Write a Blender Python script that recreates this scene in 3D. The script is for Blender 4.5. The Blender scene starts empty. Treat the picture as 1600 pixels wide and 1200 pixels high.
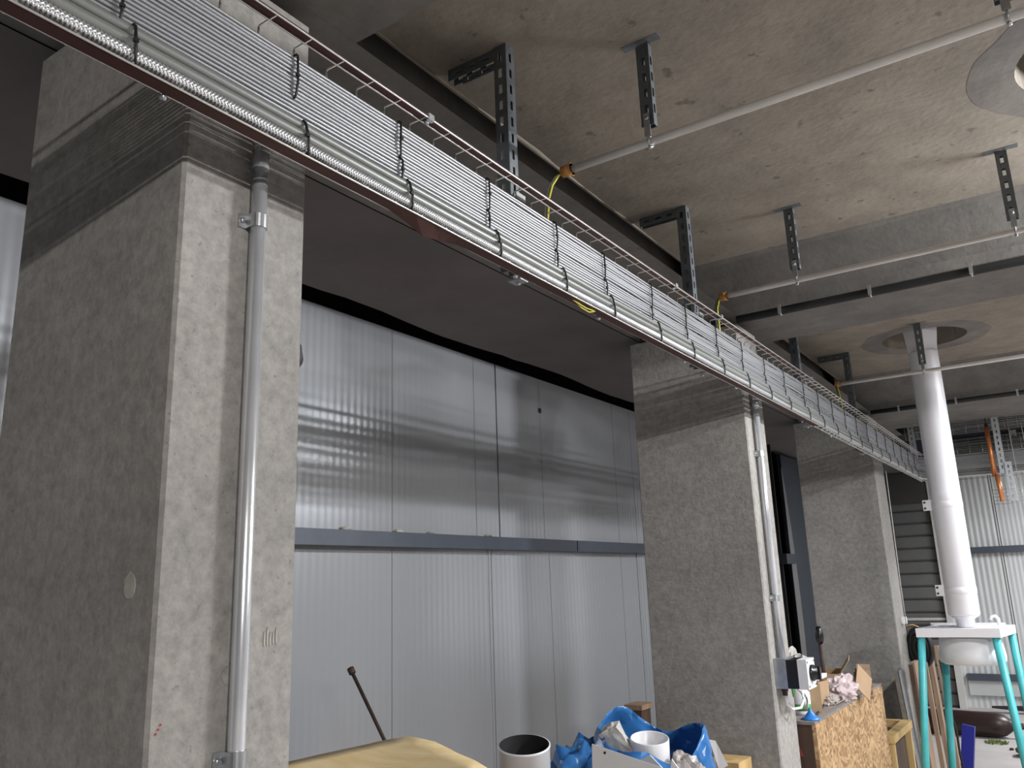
import bpy, bmesh, math, random
from mathutils import Vector, Matrix, noise
R = math.radians
S = bpy.context.scene
COL = S.collection
random.seed(7)

# ------------------------------------------------------------------ camera
def make_camera():
    yaw, pitch, roll, f = R(-33.67768), R(13.68183), R(-2.01502), 1286.82
    fw = Vector((math.sin(yaw)*math.cos(pitch), math.cos(yaw)*math.cos(pitch), math.sin(pitch)))
    r = Vector((math.cos(yaw), -math.sin(yaw), 0)); u = r.cross(fw)
    r2 = r*math.cos(roll)+u*math.sin(roll); u2 = -r*math.sin(roll)+u*math.cos(roll)
    cam = bpy.data.cameras.new('camera'); o = bpy.data.objects.new('camera', cam); COL.objects.link(o)
    cam.sensor_width = 36; cam.lens = 36*f/1600; cam.clip_start = 0.02
    m = Matrix((r2, u2, -fw)).transposed().to_4x4(); m.translation = (0, 0, 1.6)
    o.matrix_world = m; S.camera = o
make_camera()

# ------------------------------------------------------------------ world, lights, exposure
w = bpy.data.worlds.new('world'); S.world = w; w.use_nodes = True
w.node_tree.nodes['Background'].inputs[0].default_value = (0.86, 0.93, 1.0, 1)
w.node_tree.nodes['Background'].inputs[1].default_value = 0.05
S.view_settings.view_transform = 'Standard'; S.view_settings.look = 'None'
S.view_settings.gamma = 1; S.view_settings.use_curve_mapping = False
S.view_settings.exposure = 0.0

def area_lamp(name, loc, sx, sy, watts, colour, aim):
    """a batten hung just under the slab, shining down or tilted towards the columns"""
    l = bpy.data.lights.new(name, 'AREA'); l.shape = 'RECTANGLE'; l.size = sx; l.size_y = sy
    l.energy = watts; l.color = colour
    o = bpy.data.objects.new(name, l); COL.objects.link(o); o.location = loc
    o.rotation_euler = (Vector(aim)-Vector(loc)).to_track_quat('-Z', 'Y').to_euler() if aim else (0, 0, 0)
    return o
# fluorescent battens under the slab, to the right of the view and behind it
LAMPS = [('strip_lamp', (1.08, 3.52, 2.90), .50, .05, 88, (.97, .98, 1), (-2.55, 1.9, -.3)),
         ('strip_lamp', (2.7, 4.6, 2.70), 1.2, .09, 22, (1, .98, .96), (-1.5, 3.0, 1.6)),
         ('strip_lamp', (3.7, -1.6, 2.95), 1.0, .08, 150, (1, .97, .93), (-.5, .5, 1.0)),
         ('strip_lamp', (1.0, 5.5, 2.95), .12, 1.2, 115, (.96, .98, 1), None),
         ('strip_lamp', (1.0, 9.7, 2.95), .12, 1.5, 185, (.94, .97, 1), None),
         ('strip_lamp', (4.6, 5.5, 2.95), .12, 1.3, 150, (1, .96, .92), None)]
for n, loc, sx, sy, W, c, tl in LAMPS:
    area_lamp(n, loc, sx, sy, W, c, tl)

# ------------------------------------------------------------------ materials
def mat(name, base, rough=.6, metal=0., noise_amt=0., scale=6., bump=0., bscale=40., second=None,
        spots=0., spot_scale=60., spot_col=(.03, .028, .025), alpha=1., trans=0., streak=(1, 1, 1), emit=None, fine=0., fscale=60):
    m = bpy.data.materials.new(name); m.use_nodes = True
    nt = m.node_tree; N = nt.nodes; L = nt.links
    b = N['Principled BSDF']
    b.inputs['Roughness'].default_value = rough; b.inputs['Metallic'].default_value = metal
    b.inputs['Base Color'].default_value = (*base, 1)
    if alpha < 1: b.inputs['Alpha'].default_value = alpha
    if trans: b.inputs['Transmission Weight'].default_value = trans
    if noise_amt or bump or spots:
        tc = N.new('ShaderNodeTexCoord'); mp = N.new('ShaderNodeMapping'); mp.inputs['Scale'].default_value = streak
        L.new(tc.outputs['Object'], mp.inputs['Vector'])
    last = None
    if noise_amt:
        n = N.new('ShaderNodeTexNoise'); n.inputs['Scale'].default_value = scale; n.inputs['Detail'].default_value = 9
        n.inputs['Roughness'].default_value = .65
        L.new(mp.outputs[0], n.inputs['Vector'])
        r = N.new('ShaderNodeValToRGB'); r.color_ramp.elements[0].position = .30; r.color_ramp.elements[1].position = .70
        s = second or tuple(c*(1-noise_amt) for c in base)
        r.color_ramp.elements[0].color = (*s, 1); r.color_ramp.elements[1].color = (*base, 1)
        L.new(n.outputs['Fac'], r.inputs[0]); last = r.outputs[0]
        L.new(last, b.inputs['Base Color'])
    if fine:
        nf = N.new('ShaderNodeTexNoise'); nf.inputs['Scale'].default_value = fscale; nf.inputs['Detail'].default_value = 6
        nf.inputs['Roughness'].default_value = .75
        L.new(mp.outputs[0], nf.inputs['Vector'])
        mr = N.new('ShaderNodeMapRange'); mr.inputs['From Min'].default_value = .32; mr.inputs['From Max'].default_value = .62
        mr.inputs['To Min'].default_value = 1-fine; mr.inputs['To Max'].default_value = 1.08
        L.new(nf.outputs['Fac'], mr.inputs['Value'])
        vm = N.new('ShaderNodeVectorMath'); vm.operation = 'SCALE'
        L.new(last, vm.inputs[0]); L.new(mr.outputs[0], vm.inputs['Scale']); last = vm.outputs[0]
        L.new(last, b.inputs['Base Color'])
    if spots:
        v = N.new('ShaderNodeTexNoise'); v.inputs['Scale'].default_value = spot_scale; v.inputs['Detail'].default_value = 3
        L.new(mp.outputs[0], v.inputs['Vector'])
        r = N.new('ShaderNodeValToRGB'); r.color_ramp.elements[0].position = .66; r.color_ramp.elements[1].position = .72
        r.color_ramp.elements[0].color = (0, 0, 0, 1); r.color_ramp.elements[1].color = (spots,)*3+(1,)
        L.new(v.outputs['Fac'], r.inputs[0])
        mx = N.new('ShaderNodeMix'); mx.data_type = 'RGBA'
        L.new(r.outputs[0], mx.inputs['Factor'])
        if last: L.new(last, mx.inputs['A'])
        else: mx.inputs['A'].default_value = (*base, 1)
        mx.inputs['B'].default_value = (*spot_col, 1)
        L.new(mx.outputs['Result'], b.inputs['Base Color'])
    if bump:
        n2 = N.new('ShaderNodeTexNoise'); n2.inputs['Scale'].default_value = bscale; n2.inputs['Detail'].default_value = 8
        L.new(mp.outputs[0], n2.inputs['Vector'])
        bp = N.new('ShaderNodeBump'); bp.inputs['Strength'].default_value = bump; bp.inputs['Distance'].default_value = .0025
        L.new(n2.outputs['Fac'], bp.inputs['Height']); L.new(bp.outputs[0], b.inputs['Normal'])
    if emit:
        b.inputs['Emission Color'].default_value = (*emit[:3], 1); b.inputs['Emission Strength'].default_value = emit[3]
    return m

M = {}
M['col'] = mat('column_concrete', (.37, .355, .335), .82, 0, .35, 2.6, .6, 70, second=(.27, .26, .245), spots=.5, spot_scale=85, spot_col=(.14, .132, .125), fine=.30, fscale=38)
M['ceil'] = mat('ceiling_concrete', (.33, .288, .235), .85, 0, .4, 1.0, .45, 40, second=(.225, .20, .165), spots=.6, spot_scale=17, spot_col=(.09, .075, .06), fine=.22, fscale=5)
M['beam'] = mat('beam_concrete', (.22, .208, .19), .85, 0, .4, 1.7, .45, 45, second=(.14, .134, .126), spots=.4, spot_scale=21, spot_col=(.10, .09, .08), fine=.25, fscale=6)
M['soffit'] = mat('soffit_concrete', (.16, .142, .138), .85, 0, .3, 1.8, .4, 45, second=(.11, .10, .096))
M['stain'] = mat('ring_stain', (.235, .215, .19), .9, 0, .4, 5, .3, 40, second=(.13, .122, .115))
M['floor'] = mat('floor_concrete', (.47, .43, .42), .7, 0, .25, 2.5, .2, 50, second=(.36, .34, .33))
M['panel'] = mat('panel_paint', (.46, .48, .51), .24, .45, .06, 1.2, .05, 9, streak=(1, 1, .3))
M['panelb'] = mat('end_panel_paint', (.55, .56, .57), .4, .1, .12, 2, 0, 9, second=(.49, .49, .485), streak=(1, 1, .3))
M['girt'] = mat('grey_steel_paint', (.085, .098, .125), .45, .3, .2, 5)
M['trim'] = mat('trim_paint', (.60, .59, .56), .6, 0, .2, 4)
M['dark'] = mat('dark_void', (.006, .006, .006), .95)
M['navy'] = mat('navy_steel', (.022, .03, .045), .5, .3, .3, 3)
M['rubber'] = mat('black_rubber', (.012, .012, .012), .6)
M['shut'] = mat('shutter_paint', (.15, .148, .145), .6, .1, .2, 3)
M['lintel'] = mat('lintel_paint', (.06, .057, .054), .8, 0, .2, 3)
M['galv'] = mat('galvanised_steel', (.60, .62, .64), .36, .85, .3, 30, .1, 60, second=(.40, .42, .44))
M['galvd'] = mat('weathered_channel', (.20, .22, .235), .5, .6, .35, 25, .1, 60, second=(.12, .135, .15))
M['tube'] = mat('conduit_zinc', (.78, .80, .84), .24, .6, .2, 9, second=(.64, .66, .70))
M['pvc'] = mat('cream_conduit', (.80, .77, .73), .35, .15, .15, 8)
M['wire'] = mat('basket_wire', (.66, .645, .61), .35, .8)
M['strip'] = mat('red_brown_strip', (.075, .026, .020), .6, 0, .3, 8)
M['tie'] = mat('black_tie', (.008, .008, .008), .45)
M['white'] = mat('white_plastic', (.80, .80, .84), .3, 0, .05, 5)
M['whitem'] = mat('white_steel', (.74, .76, .79), .4, 0, .08, 6)
M['innerd'] = mat('duct_black_lining', (.004, .004, .0045), .8)
M['turq'] = mat('turquoise_paint', (.08, .47, .50), .4, 0, .15, 8, second=(.05, .36, .39))
M['orange'] = mat('orange_bush', (.55, .24, .06), .5, 0, .3, 90)
M['yel'] = mat('yellow_sheath', (.62, .55, .06), .45)
M['grn'] = mat('green_sheath', (.09, .30, .09), .45)
M['copper'] = mat('copper_pipe', (.95, .42, .18), .38, .6, .3, 30, second=(.75, .24, .08))
M['galvb'] = mat('bright_channel_steel', (.72, .76, .80), .35, .35, .15, 30)  # brighter, less metallic steel for the far channels
M['bottle'] = mat('brown_cylinder_paint', (.035, .019, .018), .35, .1, .3, 8)
M['blue'] = mat('blue_plastic_film', (.055, .23, .60), .2, 0, .3, 9, .35, 12, trans=.25)
M['bluep'] = mat('blue_plastic', (.03, .20, .62), .35)
M['bluec'] = mat('cobalt_panel', (.02, .025, .26), .4)
M['card'] = mat('cardboard', (.42, .29, .18), .8, 0, .15, 12, second=(.34, .23, .14))
M['foam'] = mat('dusty_foam', (.62, .61, .58), .9, 0, .5, 22, .8, 40, second=(.38, .36, .34))
M['film'] = mat('clear_crumpled_film', (.62, .58, .54), .2, 0, .4, 28, 1., 35, second=(.40, .34, .31), alpha=.75)
M['pinkf'] = mat('pinkish_bag_film', (.75, .66, .68), .18, 0, .6, 30, 1., 40, second=(.45, .34, .35), alpha=.85)
M['ply'] = mat('yellow_board', (.74, .60, .36), .7, 0, .25, 6, .3, 30, second=(.62, .45, .20), streak=(1, 4, 1))
M['rust'] = mat('rusty_steel', (.085, .055, .045), .75, .4, .5, 40, .4, 90)
M['redp'] = mat('red_stencil', (.35, .04, .03), .8, 0, .5, 30, second=(.20, .05, .03))
M['moss'] = mat('moss_green', (.14, .19, .05), .95, 0, .5, 60)
M['black'] = mat('gloss_black', (.01, .01, .012), .3)
M['amber'] = mat('amber_plastic', (.75, .38, .03), .4)
M['red'] = mat('red_plastic', (.4, .02, .02), .5)
M['lamp'] = mat('lamp_housing', (.7, .7, .7), .5)

def wood(name, a, b_, sc=18, axis=(1, 1, .08)):
    return mat(name, a, .75, 0, .4, sc, .2, 60, second=b_, streak=axis)
M['plank'] = wood('old_plank', (.36, .25, .17), (.22, .14, .09))
M['pine'] = wood('pine_batten', (.62, .44, .20), (.46, .30, .12))
M['dwood'] = wood('dark_timber', (.10, .06, .04), (.05, .03, .02))
M['greytop'] = mat('dusty_board_top', (.27, .24, .22), .9, 0, .5, 14, .4, 60, second=(.16, .14, .13), streak=(3, .5, 1))

def osb():
    m = bpy.data.materials.new('osb_board'); m.use_nodes = True
    nt = m.node_tree; N = nt.nodes; L = nt.links; b = N['Principled BSDF']; b.inputs['Roughness'].default_value = .7
    tc = N.new('ShaderNodeTexCoord'); mp = N.new('ShaderNodeMapping'); mp.inputs['Scale'].default_value = (1, .65, 1.1)
    mp.inputs['Rotation'].default_value = (.6, .2, .3)
    L.new(tc.outputs['Object'], mp.inputs[0])
    wn = N.new('ShaderNodeTexNoise'); wn.inputs['Scale'].default_value = 9; L.new(tc.outputs['Object'], wn.inputs[0])
    ad = N.new('ShaderNodeVectorMath'); ad.operation = 'MULTIPLY_ADD'; ad.inputs[1].default_value = (.12, .12, .12)
    L.new(wn.outputs['Color'], ad.inputs[0]); L.new(mp.outputs[0], ad.inputs[2])
    v = N.new('ShaderNodeTexVoronoi'); v.inputs['Scale'].default_value = 58; L.new(ad.outputs[0], v.inputs['Vector'])
    r = N.new('ShaderNodeValToRGB'); e = r.color_ramp.elements
    e[0].color = (.22, .12, .055, 1); e[1].color = (.50, .34, .18, 1); e[0].position = .1; e[1].position = .9
    q = e.new(.5); q.color = (.36, .225, .11, 1)
    sp = N.new('ShaderNodeSeparateColor'); L.new(v.outputs['Color'], sp.inputs[0]); L.new(sp.outputs[0], r.inputs[0])
    L.new(r.outputs[0], b.inputs['Base Color'])
    return m
M['osb'] = osb()

def cable_mat(name, a, b_, rough, metal, sc, bump):
    """woven sheath: two crossed diagonal waves"""
    m = bpy.data.materials.new(name); m.use_nodes = True
    nt = m.node_tree; N = nt.nodes; L = nt.links; b = N['Principled BSDF']
    b.inputs['Roughness'].default_value = rough; b.inputs['Metallic'].default_value = metal
    tc = N.new('ShaderNodeTexCoord')
    outs = []
    for s in (1, -1):
        mp = N.new('ShaderNodeMapping'); mp.inputs['Rotation'].default_value = (s*R(40), 0, 0)
        L.new(tc.outputs['Object'], mp.inputs[0])
        wv = N.new('ShaderNodeTexWave'); wv.bands_direction = 'Y'; wv.inputs['Scale'].default_value = sc
        L.new(mp.outputs[0], wv.inputs['Vector']); outs.append(wv.outputs['Fac'])
    mm = N.new('ShaderNodeMath'); mm.operation = 'MAXIMUM'; L.new(outs[0], mm.inputs[0]); L.new(outs[1], mm.inputs[1])
    r = N.new('ShaderNodeValToRGB'); r.color_ramp.elements[0].color = (*b_, 1); r.color_ramp.elements[1].color = (*a, 1)
    r.color_ramp.elements[0].position = .3; r.color_ramp.elements[1].position = .9
    L.new(mm.outputs[0], r.inputs[0]); L.new(r.outputs[0], b.inputs['Base Color'])
    bp = N.new('ShaderNodeBump'); bp.inputs['Strength'].default_value = bump; bp.inputs['Distance'].default_value = .002
    L.new(mm.outputs[0], bp.inputs['Height']); L.new(bp.outputs[0], b.inputs['Normal'])
    return m
M['cab_thin'] = cable_mat('thin_cable_sheath', (.43, .44, .46), (.36, .37, .39), .42, .75, 110, .12)
M['cab_grey'] = cable_mat('matt_cable_sheath', (.25, .26, .25), (.21, .22, .21), .42, .4, 120, .1)
M['cab_braid'] = cable_mat('steel_braid', (.66, .67, .68), (.24, .25, .26), .34, .7, 62, .5)

# ------------------------------------------------------------------ mesh helpers
class MB:
    def __init__(s): s.bm = bmesh.new()
    def box(s, x0, x1, y0, y1, z0, z1, mtx=None):
        vs = [s.bm.verts.new(v) for v in ((x0,y0,z0),(x1,y0,z0),(x1,y1,z0),(x0,y1,z0),(x0,y0,z1),(x1,y0,z1),(x1,y1,z1),(x0,y1,z1))]
        if mtx:
            for v in vs: v.co = mtx @ v.co
        for f in ((3,2,1,0),(4,5,6,7),(0,1,5,4),(1,2,6,5),(2,3,7,6),(3,0,4,7)): s.bm.faces.new([vs[i] for i in f])
        return s
    def prism(s, pts, axis, a, b):
        """extrude a 2D outline along an axis: x -> pts (y,z); y -> pts (x,z); z -> pts (x,y)"""
        def P(p, t): return {'x': (t, p[0], p[1]), 'y': (p[0], t, p[1]), 'z': (p[0], p[1], t)}[axis]
        A = [s.bm.verts.new(P(p, a)) for p in pts]; B = [s.bm.verts.new(P(p, b)) for p in pts]
        n = len(pts)
        for i in range(n): s.bm.faces.new((A[i], A[(i+1) % n], B[(i+1) % n], B[i]))
        s.bm.faces.new(A[::-1]); s.bm.faces.new(B)
        return s
    def tube(s, pts, r, n=8, cap=True, closed=False, rs=None):
        pts = [Vector(p) for p in pts]; rings = []; m = len(pts)
        up = None
        for i, p in enumerate(pts):
            if closed: t = (pts[(i+1) % m]-pts[i-1]).normalized()
            else: t = (pts[min(i+1, m-1)]-pts[max(i-1, 0)]).normalized()
            if up is None:
                up = Vector((0, 0, 1)) if abs(t.z) < .9 else Vector((1, 0, 0))
            a = t.cross(up)
            if a.length < 1e-5: a = t.cross(Vector((0, 1, 0)))
            a.normalize(); b = a.cross(t).normalized(); up = b
            rr = rs[i] if rs else r
            rings.append([s.bm.verts.new(p+(a*math.cos(k*2*math.pi/n)+b*math.sin(k*2*math.pi/n))*rr) for k in range(n)])
        rng = range(m) if closed else range(m-1)
        for i in rng:
            A, B = rings[i], rings[(i+1) % m]
            for k in range(n):
                f = s.bm.faces.new((A[k], A[(k+1) % n], B[(k+1) % n], B[k])); f.smooth = True
        if cap and not closed:
            s.bm.faces.new(rings[0][::-1]); s.bm.faces.new(rings[-1])
        return s
    def lathe(s, prof, c=(0, 0, 0), n=32, mtx=None, smooth=True):
        """prof (r,z) list revolved about z through c"""
        rings = []
        for r, z in prof:
            if r < 1e-6:
                rings.append([s.bm.verts.new((c[0], c[1], c[2]+z))])
            else:
                rings.append([s.bm.verts.new((c[0]+r*math.cos(2*math.pi*k/n), c[1]+r*math.sin(2*math.pi*k/n), c[2]+z)) for k in range(n)])
        if mtx:
            for rg in rings:
                for v in rg: v.co = mtx @ v.co
        for A, B in zip(rings, rings[1:]):
            for k in range(n):
                if len(A) == 1 and len(B) == 1: continue
                if len(A) == 1: vs = (A[0], B[(k+1) % n], B[k])
                elif len(B) == 1: vs = (A[k], A[(k+1) % n], B[0])
                else: vs = (A[k], A[(k+1) % n], B[(k+1) % n], B[k])
                f = s.bm.faces.new(vs); f.smooth = smooth
        return s
    def bevel(s, w=.003, seg=2):
        es = [e for e in s.bm.edges if len(e.link_faces) == 2 and e.calc_face_angle(0) > .6]
        bmesh.ops.bevel(s.bm, geom=es, offset=w, segments=seg, affect='EDGES', profile=.5)
        return s
    def done(s, name, m, parent=None, origin=None):
        bmesh.ops.recalc_face_normals(s.bm, faces=s.bm.faces)
        if parent is not None:
            inv = Matrix.Translation(-parent.location)
            s.bm.transform(inv)
        elif origin is not None:
            s.bm.transform(Matrix.Translation(-Vector(origin)))
        me = bpy.data.meshes.new(name); s.bm.to_mesh(me); s.bm.free()
        o = bpy.data.objects.new(name, me); COL.objects.link(o)
        me.materials.append(M[m] if isinstance(m, str) else m)
        if parent is not None: o.parent = parent
        elif origin is not None: o.location = origin
        return o

def sub(name, mb, m, parent, top):
    """a sub-part: mesh is expressed relative to the thing's base, parent part sits at that base"""
    mb.bm.transform(Matrix.Translation(-top.location))
    bmesh.ops.recalc_face_normals(mb.bm, faces=mb.bm.faces)
    me = bpy.data.meshes.new(name); mb.bm.to_mesh(me); mb.bm.free()
    o = bpy.data.objects.new(name, me); COL.objects.link(o); me.materials.append(M[m]); o.parent = parent
    return o

def tag(o, label, cat, group=None, kind=None):
    if label: o['label'] = label
    if cat: o['category'] = cat
    if group: o['group'] = group
    if kind: o['kind'] = kind
    return o
def thing(name, loc, label, cat, group=None):
    o = bpy.data.objects.new(name, None); COL.objects.link(o); o.location = loc; o.empty_display_size = .05
    return tag(o, label, cat, group)
def structure(o, label=None):
    o['kind'] = 'structure'
    if label: o['label'] = label; o['category'] = o.name.split('_')[0]
    return o
def clone(o, loc, label=None):
    c = o.copy(); COL.objects.link(c); c.location = loc
    if label: c['label'] = label
    for ch in o.children:
        d = ch.copy(); COL.objects.link(d); d.parent = c
        for g in ch.children:
            e = g.copy(); COL.objects.link(e); e.parent = d
    return c

# ------------------------------------------------------------------ the hall: levels
ZB, ZC = 2.83, 3.07            # underside of the beams, underside of the slab
XC0, XC1 = -1.77, -1.20        # back and front of the concrete columns
XW = -2.55                     # left wall of steel panels
YE = 11.65                     # end wall

# ------------------------------------------------------------------ floor
structure(MB().box(-3.0, 6, -3, 12.2, -.1, 0).done('floor', 'floor'), 'pale grey concrete floor of the hall')

# ceiling slab with two round openings (hole centres given)
HOLES = [(-.625, 5.80, .25), (.315, 2.76, .25)]
def ceiling():
    bm = bmesh.new()
    x0, x1, y0, y1 = -1.365, 6.0, -3.0, 12.2
    xs = [x0, -1.025, -.225, -.065, .735, x1]
    ys = [y0, 2.36, 3.16, 5.40, 6.20, y1]
    z = ZC
    cells = {(1, 3): HOLES[0], (3, 1): HOLES[1]}
    # snap grid round holes
    for i in range(len(xs)-1):
        for j in range(len(ys)-1):
            a, b, c, d = xs[i], xs[i+1], ys[j], ys[j+1]
            if (i, j) in cells:
                hx, hy, r = cells[(i, j)]
                n = 48; ring = []; out = []
                for k in range(n):
                    t = 2*math.pi*k/n+math.pi/4
                    ct, st = math.cos(t), math.sin(t)
                    ring.append(bm.verts.new((hx+r*ct, hy+r*st, z)))
                    q = 1/max(abs(ct), abs(st))
                    ux = max(-1, min(1, ct*q)); uy = max(-1, min(1, st*q))
                    out.append(bm.verts.new(((a+b)/2+ux*(b-a)/2, (c+d)/2+uy*(d-c)/2, z)))
                up = [bm.verts.new((v.co.x, v.co.y, z+.32)) for v in ring]
                for k in range(n):
                    k2 = (k+1) % n
                    bm.faces.new((ring[k], ring[k2], out[k2], out[k])); bm.faces.new((up[k], up[k2], ring[k2], ring[k]))
            else:
                bm.faces.new([bm.verts.new(p) for p in ((a, c, z), (b, c, z), (b, d, z), (a, d, z))])
    mb = MB(); mb.bm.free(); mb.bm = bm
    mb.box(x0-1.6, x1, y0, y1, z+.32, z+.42)
    # rough cast lip along the slab edge over the recess shaped to fall dark
    n = 180; rows = []
    for i in range(n+1):
        y = y0+(y1-y0)*i/n; j = .014*noise.noise((y*1.6, 1, 1))+.007*noise.noise((y*7, 4, 1))
        rows.append([bm.verts.new(p) for p in ((x0+.002, y, z), (x0+.018+j, y, z-.004+j*.2), (x0-.0+j, y, z+.012), (x0+j, y, z+.32))])
    for p, q in zip(rows, rows[1:]):
        for k in range(3): bm.faces.new((p[k], q[k], q[k+1], p[k+1])).smooth = True
    o = mb.done('ceiling', 'ceil')
    return structure(o, 'stained brown grey concrete slab ceiling with round openings')
ceiling()
for hx, hy, r in HOLES:
    mb = MB()
    n = 64
    ra = [mb.bm.verts.new((hx+r*1.001*math.cos(2*math.pi*k/n), hy+r*1.001*math.sin(2*math.pi*k/n), ZC-.0004)) for k in range(n)]
    rb = [mb.bm.verts.new((hx+(r+.035)*math.cos(2*math.pi*k/n), hy+(r+.035)*math.sin(2*math.pi*k/n), ZC-.0009)) for k in range(n)]
    rc = [mb.bm.verts.new((hx+(r+.13+.022*noise.noise((3*math.cos(2*math.pi*k/n), hx+3*math.sin(2*math.pi*k/n), 0)))*math.cos(2*math.pi*k/n), hy+(r+.13+.022*noise.noise((3*math.cos(2*math.pi*k/n), hx+3*math.sin(2*math.pi*k/n), 0)))*math.sin(2*math.pi*k/n), ZC-.0004)) for k in range(n)]
    for k in range(n):
        mb.bm.faces.new((ra[k], ra[(k+1) % n], rb[(k+1) % n], rb[k]))
        mb.bm.faces.new((rb[k], rb[(k+1) % n], rc[(k+1) % n], rc[k]))
    o = mb.done('opening_rim', 'stain')
    tag(o, 'ring of trowelled patching around the round ceiling opening ' + ('above the white vertical pipe' if hx < 0 else 'at the right edge of view'), 'patch')

# long edge beam above the columns, hollowed to shade a dark band
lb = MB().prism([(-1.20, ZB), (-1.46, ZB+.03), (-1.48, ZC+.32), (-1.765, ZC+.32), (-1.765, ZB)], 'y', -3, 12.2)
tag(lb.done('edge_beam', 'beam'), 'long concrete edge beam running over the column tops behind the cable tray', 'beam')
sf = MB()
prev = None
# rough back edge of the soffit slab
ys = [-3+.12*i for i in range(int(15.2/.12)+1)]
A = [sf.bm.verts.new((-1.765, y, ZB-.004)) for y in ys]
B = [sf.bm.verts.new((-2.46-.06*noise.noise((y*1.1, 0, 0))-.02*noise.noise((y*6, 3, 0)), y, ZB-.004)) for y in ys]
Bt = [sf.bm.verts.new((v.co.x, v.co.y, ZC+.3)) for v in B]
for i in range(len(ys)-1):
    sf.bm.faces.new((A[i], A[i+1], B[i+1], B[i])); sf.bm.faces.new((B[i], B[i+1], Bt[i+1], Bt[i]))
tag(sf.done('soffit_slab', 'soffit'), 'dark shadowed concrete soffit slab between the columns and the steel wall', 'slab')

# cross beams
def cross_beam(y_top, y_face, y_far, label):
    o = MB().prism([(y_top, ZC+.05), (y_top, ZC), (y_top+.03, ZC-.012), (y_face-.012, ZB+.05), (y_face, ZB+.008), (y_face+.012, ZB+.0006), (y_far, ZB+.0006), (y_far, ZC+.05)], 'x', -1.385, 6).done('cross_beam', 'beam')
    return tag(o, label, 'beam', None)
cross_beam(.45, .60, 1.20, 'concrete cross beam at top left, only its underside showing')
cross_beam(3.63, 3.80, 4.36, 'concrete cross beam with the thick black pipe, over the middle column')
cross_beam(6.62, 6.88, 7.92, 'farthest concrete cross beam, behind the white vertical pipe')

# ------------------------------------------------------------------ columns
COLS = [(.782, 1.063), (3.768, 4.05), (6.744, 7.10)]
CL = ['nearest rough concrete column, large at the left of the view', 'middle concrete column with the isolator switch', 'farthest concrete column behind the chipboard crate']
for (a, b), lab in zip(COLS, CL):
    t = thing('concrete_column', ((XC0+XC1)/2, (a+b)/2, 0), lab, 'column')
    body = MB(); c = .006
    body.prism([(XC0+c, a), (XC1-c, a), (XC1, a+c), (XC1, b-c), (XC1-c, b), (XC0+c, b), (XC0, b-c), (XC0, a+c)], 'z', 0, ZB-.045)
    body.done('shaft', 'col', t)
    MB().box(XC0+.05, XC1-.06, a+.03, b-.03, ZB-.045, ZB-.003).done('bearing_pad', 'rubber', t)
def patch(name, pts, x=None, y=None, m='trim', t=.0015, label='', cat='mark'):
    mb = MB()
    if y is not None:
        mb.prism([(p[0], p[1]) for p in pts], 'y', y-t, y+.001)
    else:
        mb.prism([(p[0], p[1]) for p in pts], 'x', x-.001, x+t)
    return tag(mb.done(name, m), label, cat)
M['plaster'] = mat('plaster_patch', (.46, .44, .40), .9, 0, .3, 40, .3, 90)
def blob(cx, cz, rx, rz, n=12, seed=0):
    return [(cx+rx*math.cos(2*math.pi*k/n)*(1+.2*noise.noise((k*.9, seed, 0))), cz+rz*math.sin(2*math.pi*k/n)*(1+.2*noise.noise((k*.9, seed, 5)))) for k in range(n)]
patch('plaster_mark', blob(-1.271, 1.619, .016, .021, seed=2), y=.782, m='plaster', label='small pale oval plaster patch on the left face of the nearest column', cat='patch')
for k in range(5):
    patch('paint_mark', blob(.995+.0065*k, 1.523+.003*math.sin(k*2), .0016, .013+.003*math.sin(k*1.7), seed=4+k), x=-1.2, m='plaster', label='pale scuffed streak right of the conduit on the nearest column', cat='mark')['group'] = 'pale streaks on the column'
for k in range(3):
    patch('red_mark', blob(.797+.006*k*.6, 1.399+.006*k, .0016, .0016, seed=k), x=-1.2, m='red', label='tiny red pen dot low on the nearest column beside its corner', cat='mark')['group'] = 'red dots on the column'
patch('plaster_mark', blob(.93, 1.47, .02, .018, seed=9), x=-1.2, m='col', label='faint round filled spot left of the conduit on the nearest column', cat='patch')

# ------------------------------------------------------------------ left wall: ribbed steel panels
def ribbed(y0, y1, z0, z1, x, pitch=.041, depth=.0005):
    mb = MB(); n = max(2, int((y1-y0)/pitch*8)); prev = None
    for i in range(n+1):
        y = y0+(y1-y0)*i/n
        d = depth*(.5+.5*math.cos(2*math.pi*y/pitch))
        cur = (mb.bm.verts.new((x-d, y, z0)), mb.bm.verts.new((x-d, y, z1)))
        if prev:
            f = mb.bm.faces.new((prev[0], cur[0], cur[1], prev[1])); f.smooth = True
        prev = cur
    return mb
wl = bpy.data.objects.new('wall_left', None); COL.objects.link(wl); structure(wl, 'grey ribbed steel panel wall behind the columns')
MB().box(XW-.10, XW-.035, -3, 11.9, 0, 2.80).done('backing', 'dark', wl)
def wpanel(y0, y1, z0, z1):
    a = ribbed(y0, y1, z0, z1, XW)
    a.box(XW-.034, XW-.0035, y0+.0005, y0+.004, z0, z1).box(XW-.034, XW-.0035, y1-.004, y1-.0005, z0, z1)
    return a.done('panel', 'panel', wl)
ZG = 1.81
ups = [(-3, .8), (.803, 1.81), (1.813, 2.811), (2.814, 3.452), (3.455, 3.655), (3.665, 4.112), (4.115, 5.06), (5.063, 5.33), (5.334, 6.3), (6.303, 7.5)]
for a, b in ups: wpanel(a, b, ZG, 2.802)
for a, b in [(-3, .8), (.803, 1.81), (1.813, 2.809), (2.812, 3.565), (3.575, 4.15), (4.153, 5.06), (5.063, 5.31), (5.316, 6.3), (6.303, 7.5)]: wpanel(a, b, 0, ZG)
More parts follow.
